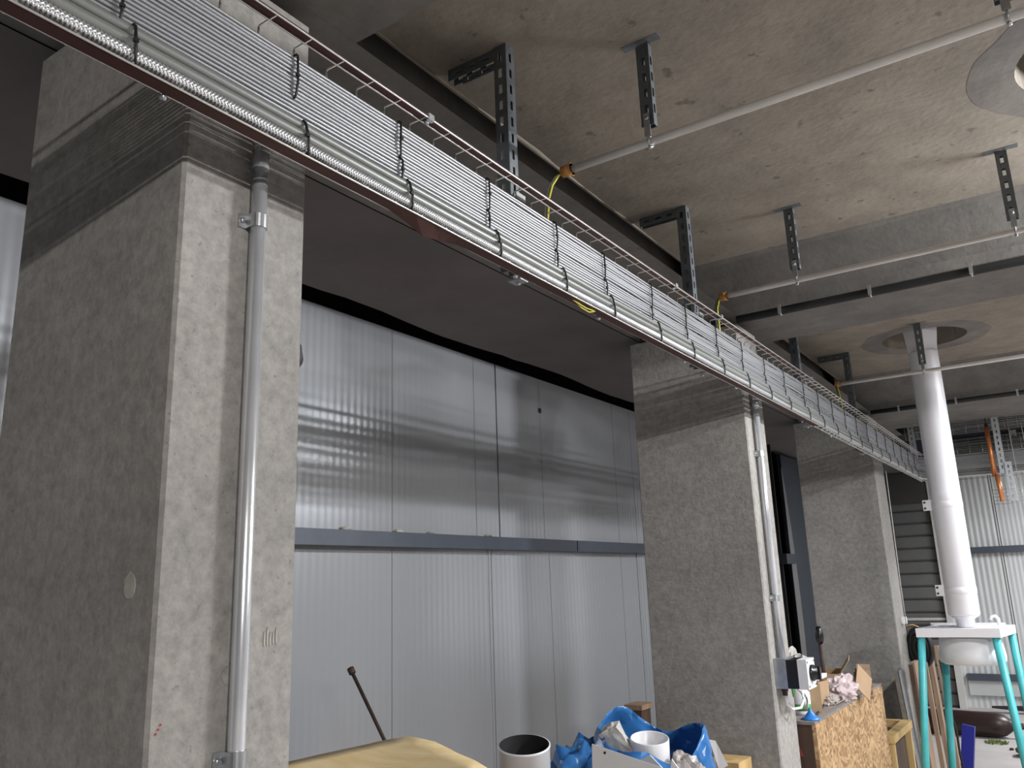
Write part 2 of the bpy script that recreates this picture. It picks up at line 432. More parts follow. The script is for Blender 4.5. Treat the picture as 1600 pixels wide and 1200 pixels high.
MB().box(XW-.02, XW+.004, 3.545, 3.565, 0, ZG).box(XW-.02, XW+.004, 5.30, 5.316, 0, ZG).done('joint_fin', 'panel', wl)
MB().lathe([(0, 0), (.013, .001), (.016, .006), (0, .008)], n=14, mtx=Matrix.Translation((XW-.001, 4.112, 2.606)) @ Matrix.Rotation(R(90), 4, 'Y')).done('hole_plug', 'rubber', wl)
# added black closure keeping light out of the gap over the wall
structure(MB().box(-3.12, -3.05, -3, 12.2, 0, ZC+.4).done('wall_blackout', 'dark'))
# steel rail across the left wall
r_ = MB().box(XW+.002, XW+.055, 1.10, 3.765, 1.782, 1.79).box(XW+.05, XW+.058, 1.10, 3.765, 1.782, 1.85).box(XW+.002, XW+.055, 1.10, 3.765, 1.845, 1.852)
def rail(y0, y1, lab):
    t = thing('steel_rail', (XW, y0, 1.78), lab, 'rail')
    mb = MB().box(XW+.003, XW+.075, y0, y1, 1.778, 1.785).box(XW+.068, XW+.076, y0, y1, 1.778, 1.842).box(XW+.003, XW+.075, y0, y1, 1.836, 1.842)
    mb.done('channel', 'girt', t)
    MB().box(XW+.0765, XW+.079, y1-1.25, y1-1.245, 1.782, 1.84).done('splice', 'dark', t)
    return t
r_.bm.free()
rail(-1, 5.60, 'dark blue grey steel rail running across the ribbed panel wall')
def lump(name, c, s, m, label, cat, seed=0, group=None, sub_=2, amp=.35):
    bm = bmesh.new(); bmesh.ops.create_icosphere(bm, subdivisions=sub_, radius=1)
    for v in bm.verts:
        n = noise.noise(v.co*1.7+Vector((seed*3.1, seed, 0))); v.co *= 1+amp*n
        v.co = Vector((v.co.x*s[0], v.co.y*s[1], v.co.z*s[2]))+Vector(c)
    mb = MB(); mb.bm.free(); mb.bm = bm
    for f in bm.faces: f.smooth = sub_ > 2
    return tag(mb.done(name, m), label, cat, group)
for i, (y, s) in enumerate(((2.48, .035), (2.80, .03), (3.03, .02), (3.50, .04))):
    lump('mortar_crumb', (XW+.045, y, 1.842+.006), (.02, s, .010), 'plaster', 'crumb of pale mortar left on top of the steel rail', 'mortar', i, 'mortar crumbs on the steel rail')

# ------------------------------------------------------------------ dark opening between middle and far column
d = bpy.data.objects.new('door_1', None); COL.objects.link(d); structure(d, 'dark navy steel door leaves seen between the columns')
MB().box(XW-.03, XW+.02, 7.5, 7.62, 0, 2.80).done('door_jamb', 'dark', d)
MB().box(XW-.02, XW+.0, 7.62, 8.10, 0, 2.75).done('door_panel', 'dark', d)
MB().box(XW+.16, XW+.20, 8.35, 9.25, 0, 2.78).done('door_leaf', 'navy', d)
MB().box(XW-.02, XW+.02, 8.1, 11.6, 0, 2.80).done('door_reveal', 'dark', d)
t = thing('curtain_strip', (-2.3, 8.3, 0), 'narrow pale sheet hanging edge-on in the dark doorway between columns', 'sheet')
mb = MB(); pr = None
for i in range(13):
    z = .5+2.12*i/12; wd = .085*math.sin(math.pi*min(1, .25+i/12*.75))**.8+.004
    cur = [mb.bm.verts.new(p) for p in ((-2.3, 8.14, z), (-2.3, 8.14+wd*1.9, z), (-2.296, 8.14+wd*1.9, z), (-2.296, 8.14, z))]
    if pr:
        for k in range(4): mb.bm.faces.new((pr[k], pr[(k+1) % 4], cur[(k+1) % 4], cur[k]))
    else: mb.bm.faces.new(cur)
    pr = cur
mb.bm.faces.new(pr); mb.done('sheet', 'shut', t)
br = thing('steel_stanchion', (-2.38, 7.98, 0), 'black steel stanchion with a short bracket in the dark gap between columns', 'post')
MB().box(-2.42, -2.36, 7.86, 7.98, 0, 2.82).box(-2.42, -2.30, 7.86, 7.872, 0, 2.82).done('post', 'rubber', br)
MB().box(-2.36, -2.24, 7.80, 8.15, 1.70, 1.79).done('bracket', 'navy', br)

# ------------------------------------------------------------------ end wall
we = bpy.data.objects.new('wall_back', None); COL.objects.link(we); structure(we, 'pale ribbed steel panel wall at the far end')
def epanel(x0, x1, z0, z1, pitch, depth, m):
    mb = MB(); n = max(2, int((x1-x0)/pitch*8)); prev = None
    for i in range(n+1):
        x = x0+(x1-x0)*i/n; dd = depth*(.5+.5*math.cos(2*math.pi*x/pitch))
        cur = (mb.bm.verts.new((x, YE+dd, z0)), mb.bm.verts.new((x, YE+dd, z1)))
        if prev:
            f = mb.bm.faces.new((prev[0], cur[0], cur[1], prev[1])); f.smooth = True
        prev = cur
    return mb.done('panel', m, we)
MB().box(-3.1, 6, YE+.05, YE+.15, 0, 3.5).done('backing', 'dark', we)
epanel(-1.42, -.802, 0, 3.2, .062, .006, 'panelb'); epanel(-.772, .4, 0, 3.2, .05, .003, 'panelb'); epanel(.41, 1.6, 0, 3.2, .05, .003, 'panelb')
epanel(1.61, 6, 0, 3.2, .05, .003, 'panelb')
MB().box(-.797, -.780, YE-.006, YE+.02, 0, 3.2).done('joint_fin', 'panelb', we)
MB().box(-2.7, -1.46, YE-.01, YE+.04, 0, 2.42).done('lower_sheet', 'shut', we)
MB().box(-3.1, -1.46, YE-.14, YE+.04, 2.43, 3.3).done('lintel', 'lintel', we)
MB().box(-1.475, -1.405, YE-.15, YE+.03, 0, 2.95).done('post_trim', 'trim', we)
tt = thing('steel_rail', (-1.4, YE-.05, 1.76), 'blue grey steel rail across the far panel wall, behind the white pipe', 'rail')
MB().box(-1.40, 5, YE-.07, YE-.004, 1.775, 1.85).done('channel', 'girt', tt)
tt = thing('steel_rail', (-1.36, YE-.05, .2), 'low blue grey steel rail near the floor on the far wall', 'rail')
MB().box(-1.36, 5, YE-.06, YE-.004, .31, .385).done('channel', 'girt', tt)
MB().box(-1.36, 5, YE-.03, YE-.004, .14, .31).done('kick_plate', 'panelb', tt)
# roller shutter
dd = bpy.data.objects.new('door_2', None); COL.objects.link(dd); structure(dd, 'dull grey horizontally slatted shutter door at the far end')
mb = MB()
zs = 0.0
i = 0
while zs < 2.43:
    h = .155
    mb.prism([(YE-.085, zs+.012), (YE-.10, zs+.03), (YE-.10, zs+h-.012), (YE-.085, zs+h), (YE-.07, zs+h), (YE-.07, zs)], 'x', -2.9, -1.48)
    zs += h
mb.done('shutter_curtain', 'shut', dd)
MB().box(-2.9, -1.48, YE-.115, YE-.10, 1.0, 1.03).done('pull_rail', 'trim', dd)
MB().box(-2.9, -1.48, YE-.068, YE-.05, 0, 2.43).done('shutter_backing', 'dark', dd)

# ------------------------------------------------------------------ vertical conduits on columns
def conduit(y, z0, z1, lab, saddles, r=.0145):
    t = thing('vertical_conduit', (-1.1795, y, z0), lab, 'conduit')
    MB().tube([(-1.1795, y, z0), (-1.1795, y, z1)], r, 20).done('tube', 'tube', t)
    MB().tube([(-1.1795, y, 2.405-.02), (-1.1795, y, 2.405+.012)], r+.0022, 20).done('coupler', 'galv', t)
    for z in saddles:
        mb = MB()
        n = 14; w = .013
        for k in range(n):
            a0 = math.pi*k/n; a1 = math.pi*(k+1)/n
            for rr0, rr1 in ((r+.0003, r+.0025),):
                P = lambda a, q, zz: (-1.1795+q*math.sin(a), y+q*math.cos(a), zz)
                v = [mb.bm.verts.new(P(a0, rr1, z-w)), mb.bm.verts.new(P(a1, rr1, z-w)), mb.bm.verts.new(P(a1, rr1, z+w)), mb.bm.verts.new(P(a0, rr1, z+w))]
                u = [mb.bm.verts.new(P(a0, rr0, z-w)), mb.bm.verts.new(P(a1, rr0, z-w)), mb.bm.verts.new(P(a1, rr0, z+w)), mb.bm.verts.new(P(a0, rr0, z+w))]
                mb.bm.faces.new(v); mb.bm.faces.new(u[::-1]); mb.bm.faces.new((v[0], v[1], u[1], u[0])); mb.bm.faces.new((v[3], v[2], u[2], u[3]))
        for s in (1, -1):
            ya, yb = sorted((y+s*(r+.0003), y+s*(r+.0025)))
            mb.box(-1.1975, -1.1795, ya, yb, z-w, z+w)
            ya, yb = sorted((y+s*(r+.0003), y+s*(r+.016)))
            mb.box(-1.1995, -1.196, ya, yb, z-w, z+w)
        sd = mb.done('saddle', 'galv', t)
        for s in (1, -1):
            mb = MB().lathe([(0, .006), (.004, .0055), (.0055, .002), (.0055, 0)], n=12, mtx=Matrix.Translation((-1.196, y+s*(r+.0095), z)) @ Matrix.Rotation(R(90), 4, 'Y'))
            mb.tube([(-1.198, y+s*(r+.0095), z), (-1.186, y+s*(r+.0095), z)], .0024, 8)
            sub('screw', mb, 'galv', sd, t)
    return t
conduit(.930, .4, 2.62, 'shiny steel conduit running up the front of the nearest column', [2.277, 1.342, .6])
conduit(3.862, 1.245, 2.62, 'steel conduit down the middle column to the isolator switch', [2.16, 1.5], r=.016)
lump('rubber_lump', (-1.225, 1.069, 2.055), (.014, .014, .028), 'rubber', 'small black rubber lump at the right edge of the nearest column', 'lump', 4, sub_=3, amp=.3)

# ------------------------------------------------------------------ wire basket cable tray
XB, XO = -1.080, -1.030       # base plane and outer edge of the flanges
ZT0, ZT1 = 2.374, 2.600
YT0, YT1 = -.6, 8.20
tray = thing('cable_tray', (XB, 0, ZT0), 'long wire basket cable tray mounted on edge along the columns', 'cable tray')
rw = .0021
def wires(paths, r=rw, n=6):
    mb = MB()
    for p in paths: mb.tube(p, r, n)
    return mb
def yline(x, z): return [(x, YT0+(YT1-YT0)*i/40, z+.0022*noise.noise((YT0+(YT1-YT0)*i/40*1.1, x*50, z*20))) for i in range(41)]
PITCH = .0828
NR = int((YT1-YT0)/PITCH)
wires([yline(XB, ZT0+.002), yline(XB, ZT0+.075), yline(XB, ZT0+.14)]+[[(XB-.004, YT0+.03+PITCH*k, ZT0), (XB-.004, YT0+.03+PITCH*k, ZT1)] for k in range(NR)]).done('base_mesh', 'wire', tray)
wires([yline(XO, ZT1), yline(XO-.022, ZT1)]+[[(XB-.004, YT0+.03+PITCH*k, ZT1-.025), (XB-.004, YT0+.03+PITCH*k, ZT1-.001), (XB-.001, YT0+.03+PITCH*k, ZT1+.003), (XO, YT0+.03+PITCH*k, ZT1+.0035)] for k in range(NR)]).done('top_flange', 'wire', tray)
wires([yline(XB+.032, ZT0-.005), yline(XB, ZT0-.004)]+[[(XB-.004, YT0+.03+PITCH*k, ZT0+.01), (XB-.002, YT0+.03+PITCH*k, ZT0-.004), (XB+.032, YT0+.03+PITCH*k, ZT0-.002)] for k in range(NR)]).done('bottom_flange', 'wire', tray)
# red-brown strips lying on the flanges
MB().prism([(XO+.001, ZT1+.0022), (XO-.024, ZT1+.0022), (XO-.024, ZT1+.0042), (XO+.001, ZT1+.0042)], 'y', YT0, 4.3).done('edge_strip', 'strip', tray)['label'] = 'red-brown strip on the upper flange'
mb = MB(); pr = None
for i in range(90):
    y = YT0+(4.5-YT0)*i/89
    bul = .018*math.exp(-((y-1.30)/.07)**2)
    xi = XB+.004-bul*.4; zb = ZT0-.0075-bul
    cur = [mb.bm.verts.new(p) for p in ((XB+.029, y, ZT0-.0075), (xi, y, zb), (xi, y, zb+.002), (XB+.029, y, ZT0-.0055))]
    if pr:
        for k in range(4): mb.bm.faces.new((pr[k], pr[(k+1) % 4], cur[(k+1) % 4], cur[k]))
    else: mb.bm.faces.new(cur)
    pr = cur
mb.bm.faces.new(pr); mb.done('edge_strip', 'strip', tray)['label'] = 'red-brown strip under the lower flange'
for y in (1.26, 2.61, 3.06, 4.4):
    mb = MB().box(XO-.006, XO+.004, y-.009, y+.009, ZT1-.005, ZT1+.010).lathe([(0, 0), (.006, 0), (.006, .006), (0, .008)], (XO-.012, y, ZT1-.008), 10)
    mb.done('coupler', 'galv', tray)
for y in (.66, 1.30, 1.655, 2.10, 2.75, 3.3, 4.3, 4.9):
    MB().lathe([(0, -.010), (.005, -.009), (.006, -.004), (.006, .003), (0, .003)], (XB, y, ZT0-.006), 10).done('clamp_bolt', 'galv', tray)

# cables -------------------------------------------------------------
TIES = [.576, .912, 1.20, 1.525, 1.844, 2.128, 2.467, 2.76, 3.07, 3.373, 3.677, 3.983, 4.332, 4.62, 4.93, 5.25, 5.56, 5.88, 6.2, 6.52, 6.84, 7.16, 7.48, 7.80]
CY = [-.45+.05*i for i in range(int((8.02+.45)/.05)+1)]
def tie_dist(y):
    return min(abs(y-t) for t in TIES)
def cable(z, r, m, seed, label, group, sag=0., far=.0, name='cable'):
    pts = []
    for y in CY:
        am = .0012+max(0, min(1, (y-1.4)/2.0))*.0040
        dz = am*noise.noise((y*1.25, seed*.35, 1.3))*1.4+.0006*noise.noise((y*5, seed, 0))
        grow = min(1, tie_dist(y)/.14)
        dz -= sag*grow*max(0, min(1, (y-1.0)/1.5))
        dx = .0022*noise.noise((y*2.0, seed*1.9, 7))*min(1, .4+y*.3)
        pts.append((XB+.0035+r+(.0015 if r < .008 else .006)+dx, y, z+dz))
    z1 = pts[-1][2]; xa = pts[-1][0]; ya = pts[-1][1]
    rad = .16
    for k in range(1, 9):
        a = math.pi/2*k/8
        pts.append((xa+rad*(1-math.cos(a)), ya+rad*math.sin(a), z1))
    for k in range(1, 8): pts.append((xa+rad+.25*k, ya+rad+.012*noise.noise((k, seed, 3)), z1))
    mb = MB(); mb.tube(pts, r, 10)
    return tag(mb.done(name, m), label, 'cable', group)
z = ZT0+.005+.0115
cable(z, .0115, 'cab_braid', 1, 'thick shiny braided steel cable lowest in the cable tray', None, sag=.0005, name='braided_cable'); z += .0115
for r, s in ((.0105, 2), (.009, 3)):
    z += r; cable(z, r, 'cab_grey', s, 'smooth matt grey thick cable just above the braided one' if s == 2 else 'smooth matt grey cable under the band of thin cables', None, sag=-.0005, name='grey_cable'); z += r
NTH = 16
rt = (ZT1-.024-z)/NTH/2
for i in range(NTH):
    z += rt
    cable(z, rt*(.80+.15*random.random()), 'cab_thin', 10+i, 'thin silver grey armoured cable strapped in the flat band on the cable tray', 'thin grey cables banded on the tray', sag=.003*((i % 7)-3)/3*(1 if i > 6 else .4), name='armoured_cable'); z += rt
# cable ties ----------------------------------------------------------
def tie(y, za, zb, kind, seed):
    mb = MB(); pts = []
    xf = XB+.005+ (rt*2+.0035 if kind != 'lower' else .029); xb_ = XB-.0075
    if kind == 'lower': prof = [(xb_, za), (xf-.004, za-.002), (xf, za+.006), (xf+.001, (za+zb)/2), (xf-.004, zb-.004), (xf-.008, zb+.002), (xb_, zb)]
    else: prof = [(xb_, za), (xf-.004, za-.001), (xf, za+.004), (xf+.0015, (za*2+zb)/3), (xf+.0015, (za+2*zb)/3), (xf, zb-.004), (xf-.004, zb+.001), (xb_, zb)]
    n = len(prof)
    for i, (x, zz) in enumerate(prof):
        pts.append((x, y+.006*noise.noise((zz*14, seed, 0))+(.005 if kind == 'lower' else 0)*(zb-zz)/.05, zz))
    mb.tube(pts, .0026, 6, closed=True)
    mb.box(xf-.001, xf+.005, y-.0035, y+.0035, (za+zb)/2-.003, (za+zb)/2+.003)
    lab = {'upper': 'thin black cable tie round the upper thin cables of the tray', 'lower': 'thin black cable tie round the thick lower cables of the tray', 'mid': 'thin black cable tie round the middle thin cables of the tray'}[kind]
    return tag(mb.done('cable_tie', 'tie'), lab, 'cable tie', 'black cable ties, '+kind+' row')
zt = ZT0+.005+.023+.021+.018
for i, y in enumerate(TIES):
    split = zt+.052+.012*noise.noise((i, 0, 0))
    if i == 1: split = zt+.045
    tie(y, split+.002, ZT1-.022, 'upper', i)
    if i != 1: tie(y+.004*((i % 3)-1), zt-.001, split-.001, 'mid', i+50)
    tie(y+.012, ZT0+.003, zt-.002, 'lower', i+90)

# ------------------------------------------------------------------ slotted steel channel pieces
def slotted(mb, L, w, t, mtx, pitch=.05, sl=.028, sw=.011):
    """perforated strip in local x (width) / z (length), thickness in y"""
    a, b = -w/2, w/2
    mb.box(a, -sw/2, 0, t, 0, L, mtx); mb.box(sw/2, b, 0, t, 0, L, mtx)
    z = 0; first = True
    n = int((L-.01)/pitch)
    off = (L-n*pitch)/2
    edges = [0]
    for k in range(n):
        c = off+pitch*(k+.5); edges += [c-sl/2, c+sl/2]
    edges.append(L)
    for k in range(0, len(edges), 2): mb.box(-sw/2, sw/2, 0, t, edges[k], edges[k+1], mtx)
def channel(L, w=.041, d=.041, t=.0025, base=Matrix()):
    """three-sided slotted channel, length along +z, open to -x"""
    mb = MB()
    slotted(mb, L, d, t, base @ Matrix.Translation((0, -w/2, 0)))                       # face -y
    slotted(mb, L, w-.004, t, base @ Matrix.Translation((d/2, 0, 0)) @ Matrix.Rotation(R(90), 4, 'Z'))   # face +x
    slotted(mb, L, d, t, base @ Matrix.Translation((0, w/2-t, 0)))                      # face +y
    return mb
HX = -1.122
HB = [(1.70, 'nearest slotted steel drop bracket holding the tray'), (2.985, 'slotted steel drop bracket in front of the middle beam'), (4.49, 'short visible slotted post behind the tray past the middle beam'), (5.84, 'farthest slotted steel drop bracket beside the white pipe')]
for i, (y, lab) in enumerate(HB):
    t = thing('drop_bracket', (HX, y, 2.33), lab, 'bracket')
    channel(ZC-2.395, base=Matrix.Translation((HX, y, 2.395))).done('post', 'galvd', t)
    if i != 2:
        L = .165
        mb = channel(L, w=.03, d=.036, base=Matrix.Translation((HX-.022, y, ZC-.0185)) @ Matrix.Rotation(R(-90), 4, 'Y'))
        mb.done('arm', 'galvd', t)
        if i == 0:
            mb = MB(); slotted(mb, .115, .022, .003, Matrix.Translation((HX-.022, y-.012, ZC-.052)) @ Matrix.Rotation(R(-90), 4, 'Y'))
            mb.done('lower_arm', 'galvd', t)
    MB().box(HX-.0, XB-.003, y-.022, y+.022, ZT1-.012, ZT1-.008).box(XB-.006, XB-.003, y-.022, y+.022, ZT1-.03, ZT1+.012).done('hook_plate', 'galv', t)
    MB().box(HX, XB-.003, y-.018, y+.018, ZT0-.008, ZT0-.004).lathe([(0, -.008), (.006, -.008), (.006, 0), (0, 0)], (HX+.02, y, ZT0-.008), 6).done('foot_clip', 'galv', t)

# ------------------------------------------------------------------ horizontal ceiling conduits with hangers
def hconduit(y, z, x0, hangers, lab, colour='pvc', r=.0115):
    t = thing('ceiling_conduit', (x0, y, z), lab, 'conduit')
    MB().tube([(x0+.6*i if i < 11 else 5.4, y, z) for i in range(10)], r, 16).done('tube', colour, t)
    n = 12
    MB().tube([(x0-.016, y, z), (x0+.016, y, z)], r+.006, 16).tube([(x0+.012, y, z), (x0+.016, y, z)], r+.0085, 6).done('bushing', 'orange', t)['label'] = 'orange end bushing'
    for k, x in enumerate(hangers):
        hl = ['left', 'right'][k] if len(hangers) > 1 else 'only'
        h = thing('pipe_hanger', (x, y, z), 'slotted strap hanger under a T plate on the '+lab.split(' conduit')[0]+' conduit, '+hl+' one', 'hanger')
        mb = MB(); slotted(mb, .112, .030, .003, Matrix.Translation((x-.056, y-.015, ZC-.001)) @ Matrix.Rotation(R(90), 4, 'Y') @ Matrix.Rotation(R(90), 4, 'Z'), sl=.03, sw=.008, pitch=.06)
        mb.done('ceiling_plate', 'galvd', h)
        zb = z+.045
        channel(ZC-.004-zb, w=.022, d=.038, t=.002, base=Matrix.Translation((x, y+.001, zb))).done('strap', 'galvd', h)
        mb = MB().box(x-.009, x+.009, y-.017, y-.014, z+.01, zb+.035)
        mb.tube([(x, y+(r+.003)*math.cos(a*math.pi/8), z+(r+.003)*math.sin(a*math.pi/8)) for a in range(16)], .0035, 6, closed=True)
        mb.lathe([(0, -.006), (.0055, -.005), (.0055, .003), (0, .003)], (x, y-.006, z-r-.006), 8)
        pc = mb.done('pipe_clip', 'galv', h)
        sub('bolt', MB().lathe([(0, 0), (.007, 0), (.007, .006), (0, .006)], n=6, mtx=Matrix.Translation((x, y-.017, zb+.018)) @ Matrix.Rotation(R(90), 4, 'X')), 'galv', pc, h)
    return t
hconduit(1.925, 2.768, -1.062, [-.797, .055], 'nearest cream ceiling conduit high over the view')
hconduit(3.27, 2.758, -1.083, [-.775, -.01], 'middle cream ceiling conduit in front of the black pipe')
hconduit(5.42, 2.770, -1.115, [-.612], 'farthest cream ceiling conduit passing the white pipe')
def earth(pts, lab, m='yel'):
    t = thing('earth_cable', pts[0], lab, 'cable')
    MB().tube(pts, .0032, 8).done('yellow_core', m, t)
    MB().tube([(p[0]-.005, p[1]+.004, p[2]+.001) for p in pts], .003, 8).done('green_core', 'grn', t)
    MB().tube([(p[0]-.011, p[1]+.001, p[2]) for p in pts], .0035, 8).done('grey_core', 'cab_grey', t)
earth([(-1.07, 1.925, 2.768), (-1.088, 1.915, 2.755), (-1.098, 1.895, 2.72), (-1.10, 1.875, 2.67), (-1.098, 1.86, 2.60), (-1.098, 1.86, 2.52)], 'green and yellow cable dropping from the nearest orange conduit end into the tray')
earth([(-1.09, 3.27, 2.758), (-1.10, 3.255, 2.74), (-1.105, 3.24, 2.70), (-1.10, 3.23, 2.60), (-1.10, 3.23, 2.5)], 'yellow cable dropping from the middle orange conduit end into the tray')
earth([(-1.12, 5.42, 2.77), (-1.11, 5.40, 2.73), (-1.10, 5.39, 2.66), (-1.095, 5.38, 2.58), (-1.098, 5.38, 2.5)], 'cable dropping from the farthest orange conduit end into the tray')
mb = MB(); mb.tube([(-1.07, 1.88, 2.385), (-1.06, 1.92, 2.365), (-1.055, 1.98, 2.358), (-1.06, 2.04, 2.366), (-1.07, 2.08, 2.38)], .0018, 6)
mb.tube([(-1.07, 1.92, 2.38), (-1.06, 1.96, 2.355), (-1.058, 2.0, 2.352), (-1.065, 2.06, 2.372)], .0018, 6)
tag(mb.done('loose_wire', 'yel'), 'loose yellow and green wire looping below the tray edge', 'wire')

# black pipes clipped under the cross beams
def bpipe(y, z, r, clips, lab):
    t = thing('black_pipe', (-1.19, y, z), lab, 'pipe')
    MB().tube([(-1.19+.35*i, y, z+.003*noise.noise((i, y, 0))) for i in range(19)], r, 14).done('pipe', 'rubber', t)
    for x in clips:
        mb = MB().tube([(x, y+(r+.002)*math.cos(a*math.pi/6), z+(r+.002)*math.sin(a*math.pi/6)) for a in range(12)], .0035, 6, closed=True)
        mb.box(x-.007, x+.007, y-r-.010, y-r-.004, z-.02, z+.024)
        mb.done('clip', 'galv', t)
bpipe(3.758, 2.800, .019, [-.98, -.585, -.19, .25], 'thick black pipe clipped along the foot of the middle cross beam')
bpipe(6.845, 2.815, .017, [-.985, -.59, -.195, .2], 'black pipe clipped along the farthest cross beam, crossing behind the white pipe')

# ------------------------------------------------------------------ white vertical pipe
PX_, PY_ = -.635, 5.72
t = thing('white_pipe', (PX_, PY_, 1.30), 'tall white round vertical pipe rising into the ceiling opening', 'pipe')
MB().lathe([(.0, 1.33), (.082, 1.33), (.086, 1.34), (.086, 2.0), (.0868, 2.002), (.0868, 2.06), (.086, 2.062), (.086, 2.95), (.0865, 2.955), (.0, 2.955)], (PX_, PY_, 0), 40).done('tube', 'white', t)
MB().lathe([(.0, 2.955), (.09, 2.955), (.094, 3.0), (.128, 3.28), (.0, 3.28)], (PX_-.006, PY_, 0), 5, smooth=False).done('funnel_cap', 'white', t)
MB().lathe([(.0, 1.265), (.05, 1.265), (.05, 1.31), (.082, 1.33), (0, 1.33)], (PX_, PY_, 0), 32).done('spigot', 'white', t)
for z in (1.475, 1.985):
    mb = MB().lathe([(.0865, -.02), (.0880, -.018), (.0880, .018), (.0865, .02)], (PX_, PY_, z), 40)
    mb.box(PX_-.13, PX_-.080, PY_-.035, PY_-.031, z-.03, z+.035)
    c = mb.done('pipe_clamp', 'white', t)
    for dz in (-.015, .02):
        sub('bolt', MB().lathe([(0, 0), (.0065, 0), (.0065, .005), (0, .005)], n=6, mtx=Matrix.Translation((PX_-.118, PY_-.036, z+dz)) @ Matrix.Rotation(R(90), 4, 'X')), 'black', c, t)

# ------------------------------------------------------------------ turquoise stand
def stand():
    t = thing('work_stand', (-.68, 5.95, 0), 'tall stand with white square top and turquoise tube legs under the white pipe', 'stand')
    zt_ = 1.262
    mb = MB().prism([(-.895, 5.60), (-.455, 5.60), (-.40, 5.99), (-.835, 5.99)], 'z', zt_-.050, zt_)
    mb.bevel(.006)
    top = mb.done('platform', 'white', t)
    sub('lip', MB().box(-.86, -.45, 5.965, 5.985, zt_, zt_+.012), 'white', top, t)
    tops = [(-.872, 5.63), (-.482, 5.63), (-.425, 5.955), (-.795, 5.955)]
    bots = [(-.99, 5.56), (-.40, 5.56), (-.385, 6.06), (-.90, 6.06)]
    for (x0, y0), (x1, y1) in zip(tops, bots):
        lg = MB().tube([(x0, y0, zt_-.049), (x1, y1, .02)], .0215, 18).done('leg', 'turq', t)
        sub('rubber_foot', MB().lathe([(0, 0), (.027, 0), (.027, .03), (.022, .035), (0, .035)], (x1, y1, 0), 16), 'rubber', lg, t)
    q = [(x0+(x1-x0)*.72, y0+(y1-y0)*.72, 1.21+(-1.21)*.74) for (x0, y0), (x1, y1) in zip(tops, bots)]
    for i in range(4):
        p0, p1 = Vector(q[i]), Vector(q[(i+1) % 4])
        MB().tube([p0, p1], .014, 12).done('rung', 'turq', t)
    return t
stand()
mb = MB().lathe([(0, 1.045), (.155, 1.05), (.178, 1.065), (.18, 1.10), (.165, 1.205), (.16, 1.205), (.172, 1.10), (.0, 1.06)], (-.635, 5.80, 0), 36)
t = thing('white_basin', (-.635, 5.80, 1.045), 'off-white round basin hanging just beneath the white stand top', 'basin')
mb.done('bowl', 'whitem', t)
MB().box(-.56, -.545, 5.68, 5.70, 1.10, 1.207).box(-.70, -.685, 5.68, 5.70, 1.10, 1.207).done('bracket', 'trim', t)
mb = MB().tube([(-.475, 5.88, 1.266), (-.475, 5.88, 1.30), (-.49, 5.88, 1.318), (-.512, 5.88, 1.312), (-.516, 5.88, 1.295)], .010, 10)
tag(mb.done('white_hook', 'white'), 'small white curved hook standing on the right of the stand top', 'hook')
mb = MB(); mb.prism([(-.80, 5.78), (-.60, 5.80), (-.52, 5.86), (-.62, 5.92), (-.79, 5.9)], 'z', 1.2622, 1.268)
tag(mb.done('paper_sheet', 'white'), 'flat white sheet lying on the stand top', 'sheet')

# ------------------------------------------------------------------ far floor things
t = thing('gas_cylinder', (-1.2, 9.75, .115), 'dark brown gas cylinder lying on the floor at the far end', 'gas cylinder')
mt = Matrix.Translation((-.80, 9.68, .118)) @ Matrix.Rotation(R(-4), 4, 'Z') @ Matrix.Rotation(R(-90), 4, 'Y')
mb = MB().lathe([(0, -.02), (.035, -.02), (.04, 0), (.065, .03), (.098, .075), (.114, .14), (.115, .2), (.115, 1.3), (.10, 1.34), (0, 1.35)], n=36, mtx=mt)
mb.done('body', 'bottle', t)
MB().lathe([(0, -.13), (.018, -.13), (.02, -.085), (.03, -.08), (.03, -.03), (.026, -.02), (0, -.02)], n=16, mtx=mt).done('valve', 'rust', t)
mb = MB().tube([(-1.55, 10.35, .022), (-1.13, 11.05, .022)], .022, 12)
tag(mb.done('white_rod', 'white'), 'white rod lying behind the gas cylinder', 'rod')
mb = MB().prism([(-1.12, .055), (-.75, .03), (-.55, .03), (-.55, .09), (-.9, .08), (-1.12, .07)], 'y', 11.25, 11.33)
tag(mb.done('dark_bar', 'rubber'), 'dark flat bar lying on the floor by the far wall', 'bar')
mb = MB()
mt = Matrix.Translation((-1.02, 7.72, 0)) @ Matrix.Rotation(R(10), 4, 'Y') @ Matrix.Rotation(R(-8), 4, 'Z')
mb.box(-.045, .045, -.015, .015, .012, .41, mt); mb.bevel(.006)
tag(mb.done('cobalt_panel', 'bluec'), 'cobalt blue narrow panel standing behind the turquoise legs', 'panel')
mb = MB()
for i in range(160):
    a = random.uniform(0, 6.28); r = random.random()**.6
    x = -.95+r*.10*math.cos(a); y = 9.40+r*.11*math.sin(a); h = random.uniform(.008, .03)
    v = [mb.bm.verts.new(p) for p in ((x, y, 0), (x+.012, y+.004, 0), (x+random.uniform(-.02, .02), y+random.uniform(-.02, .02), h))]
    mb.bm.faces.new(v)
tag(mb.done('moss_clump', 'moss'), 'small clump of green moss on the floor before the gas cylinder', 'moss', kind='stuff')
lump('green_sack', (-.66, 8.85, .04), (.09, .10, .05), mat('green_sack_cloth', (.07, .11, .075), .8, 0, .3, 9), 'small green bundle on the floor at the right edge', 'bundle', 3, sub_=3)
lump('dirt_crumb', (-.80, 9.1, .008), (.02, .02, .012), 'rust', 'tiny dark crumb of dirt on the far floor', 'crumb', 5)

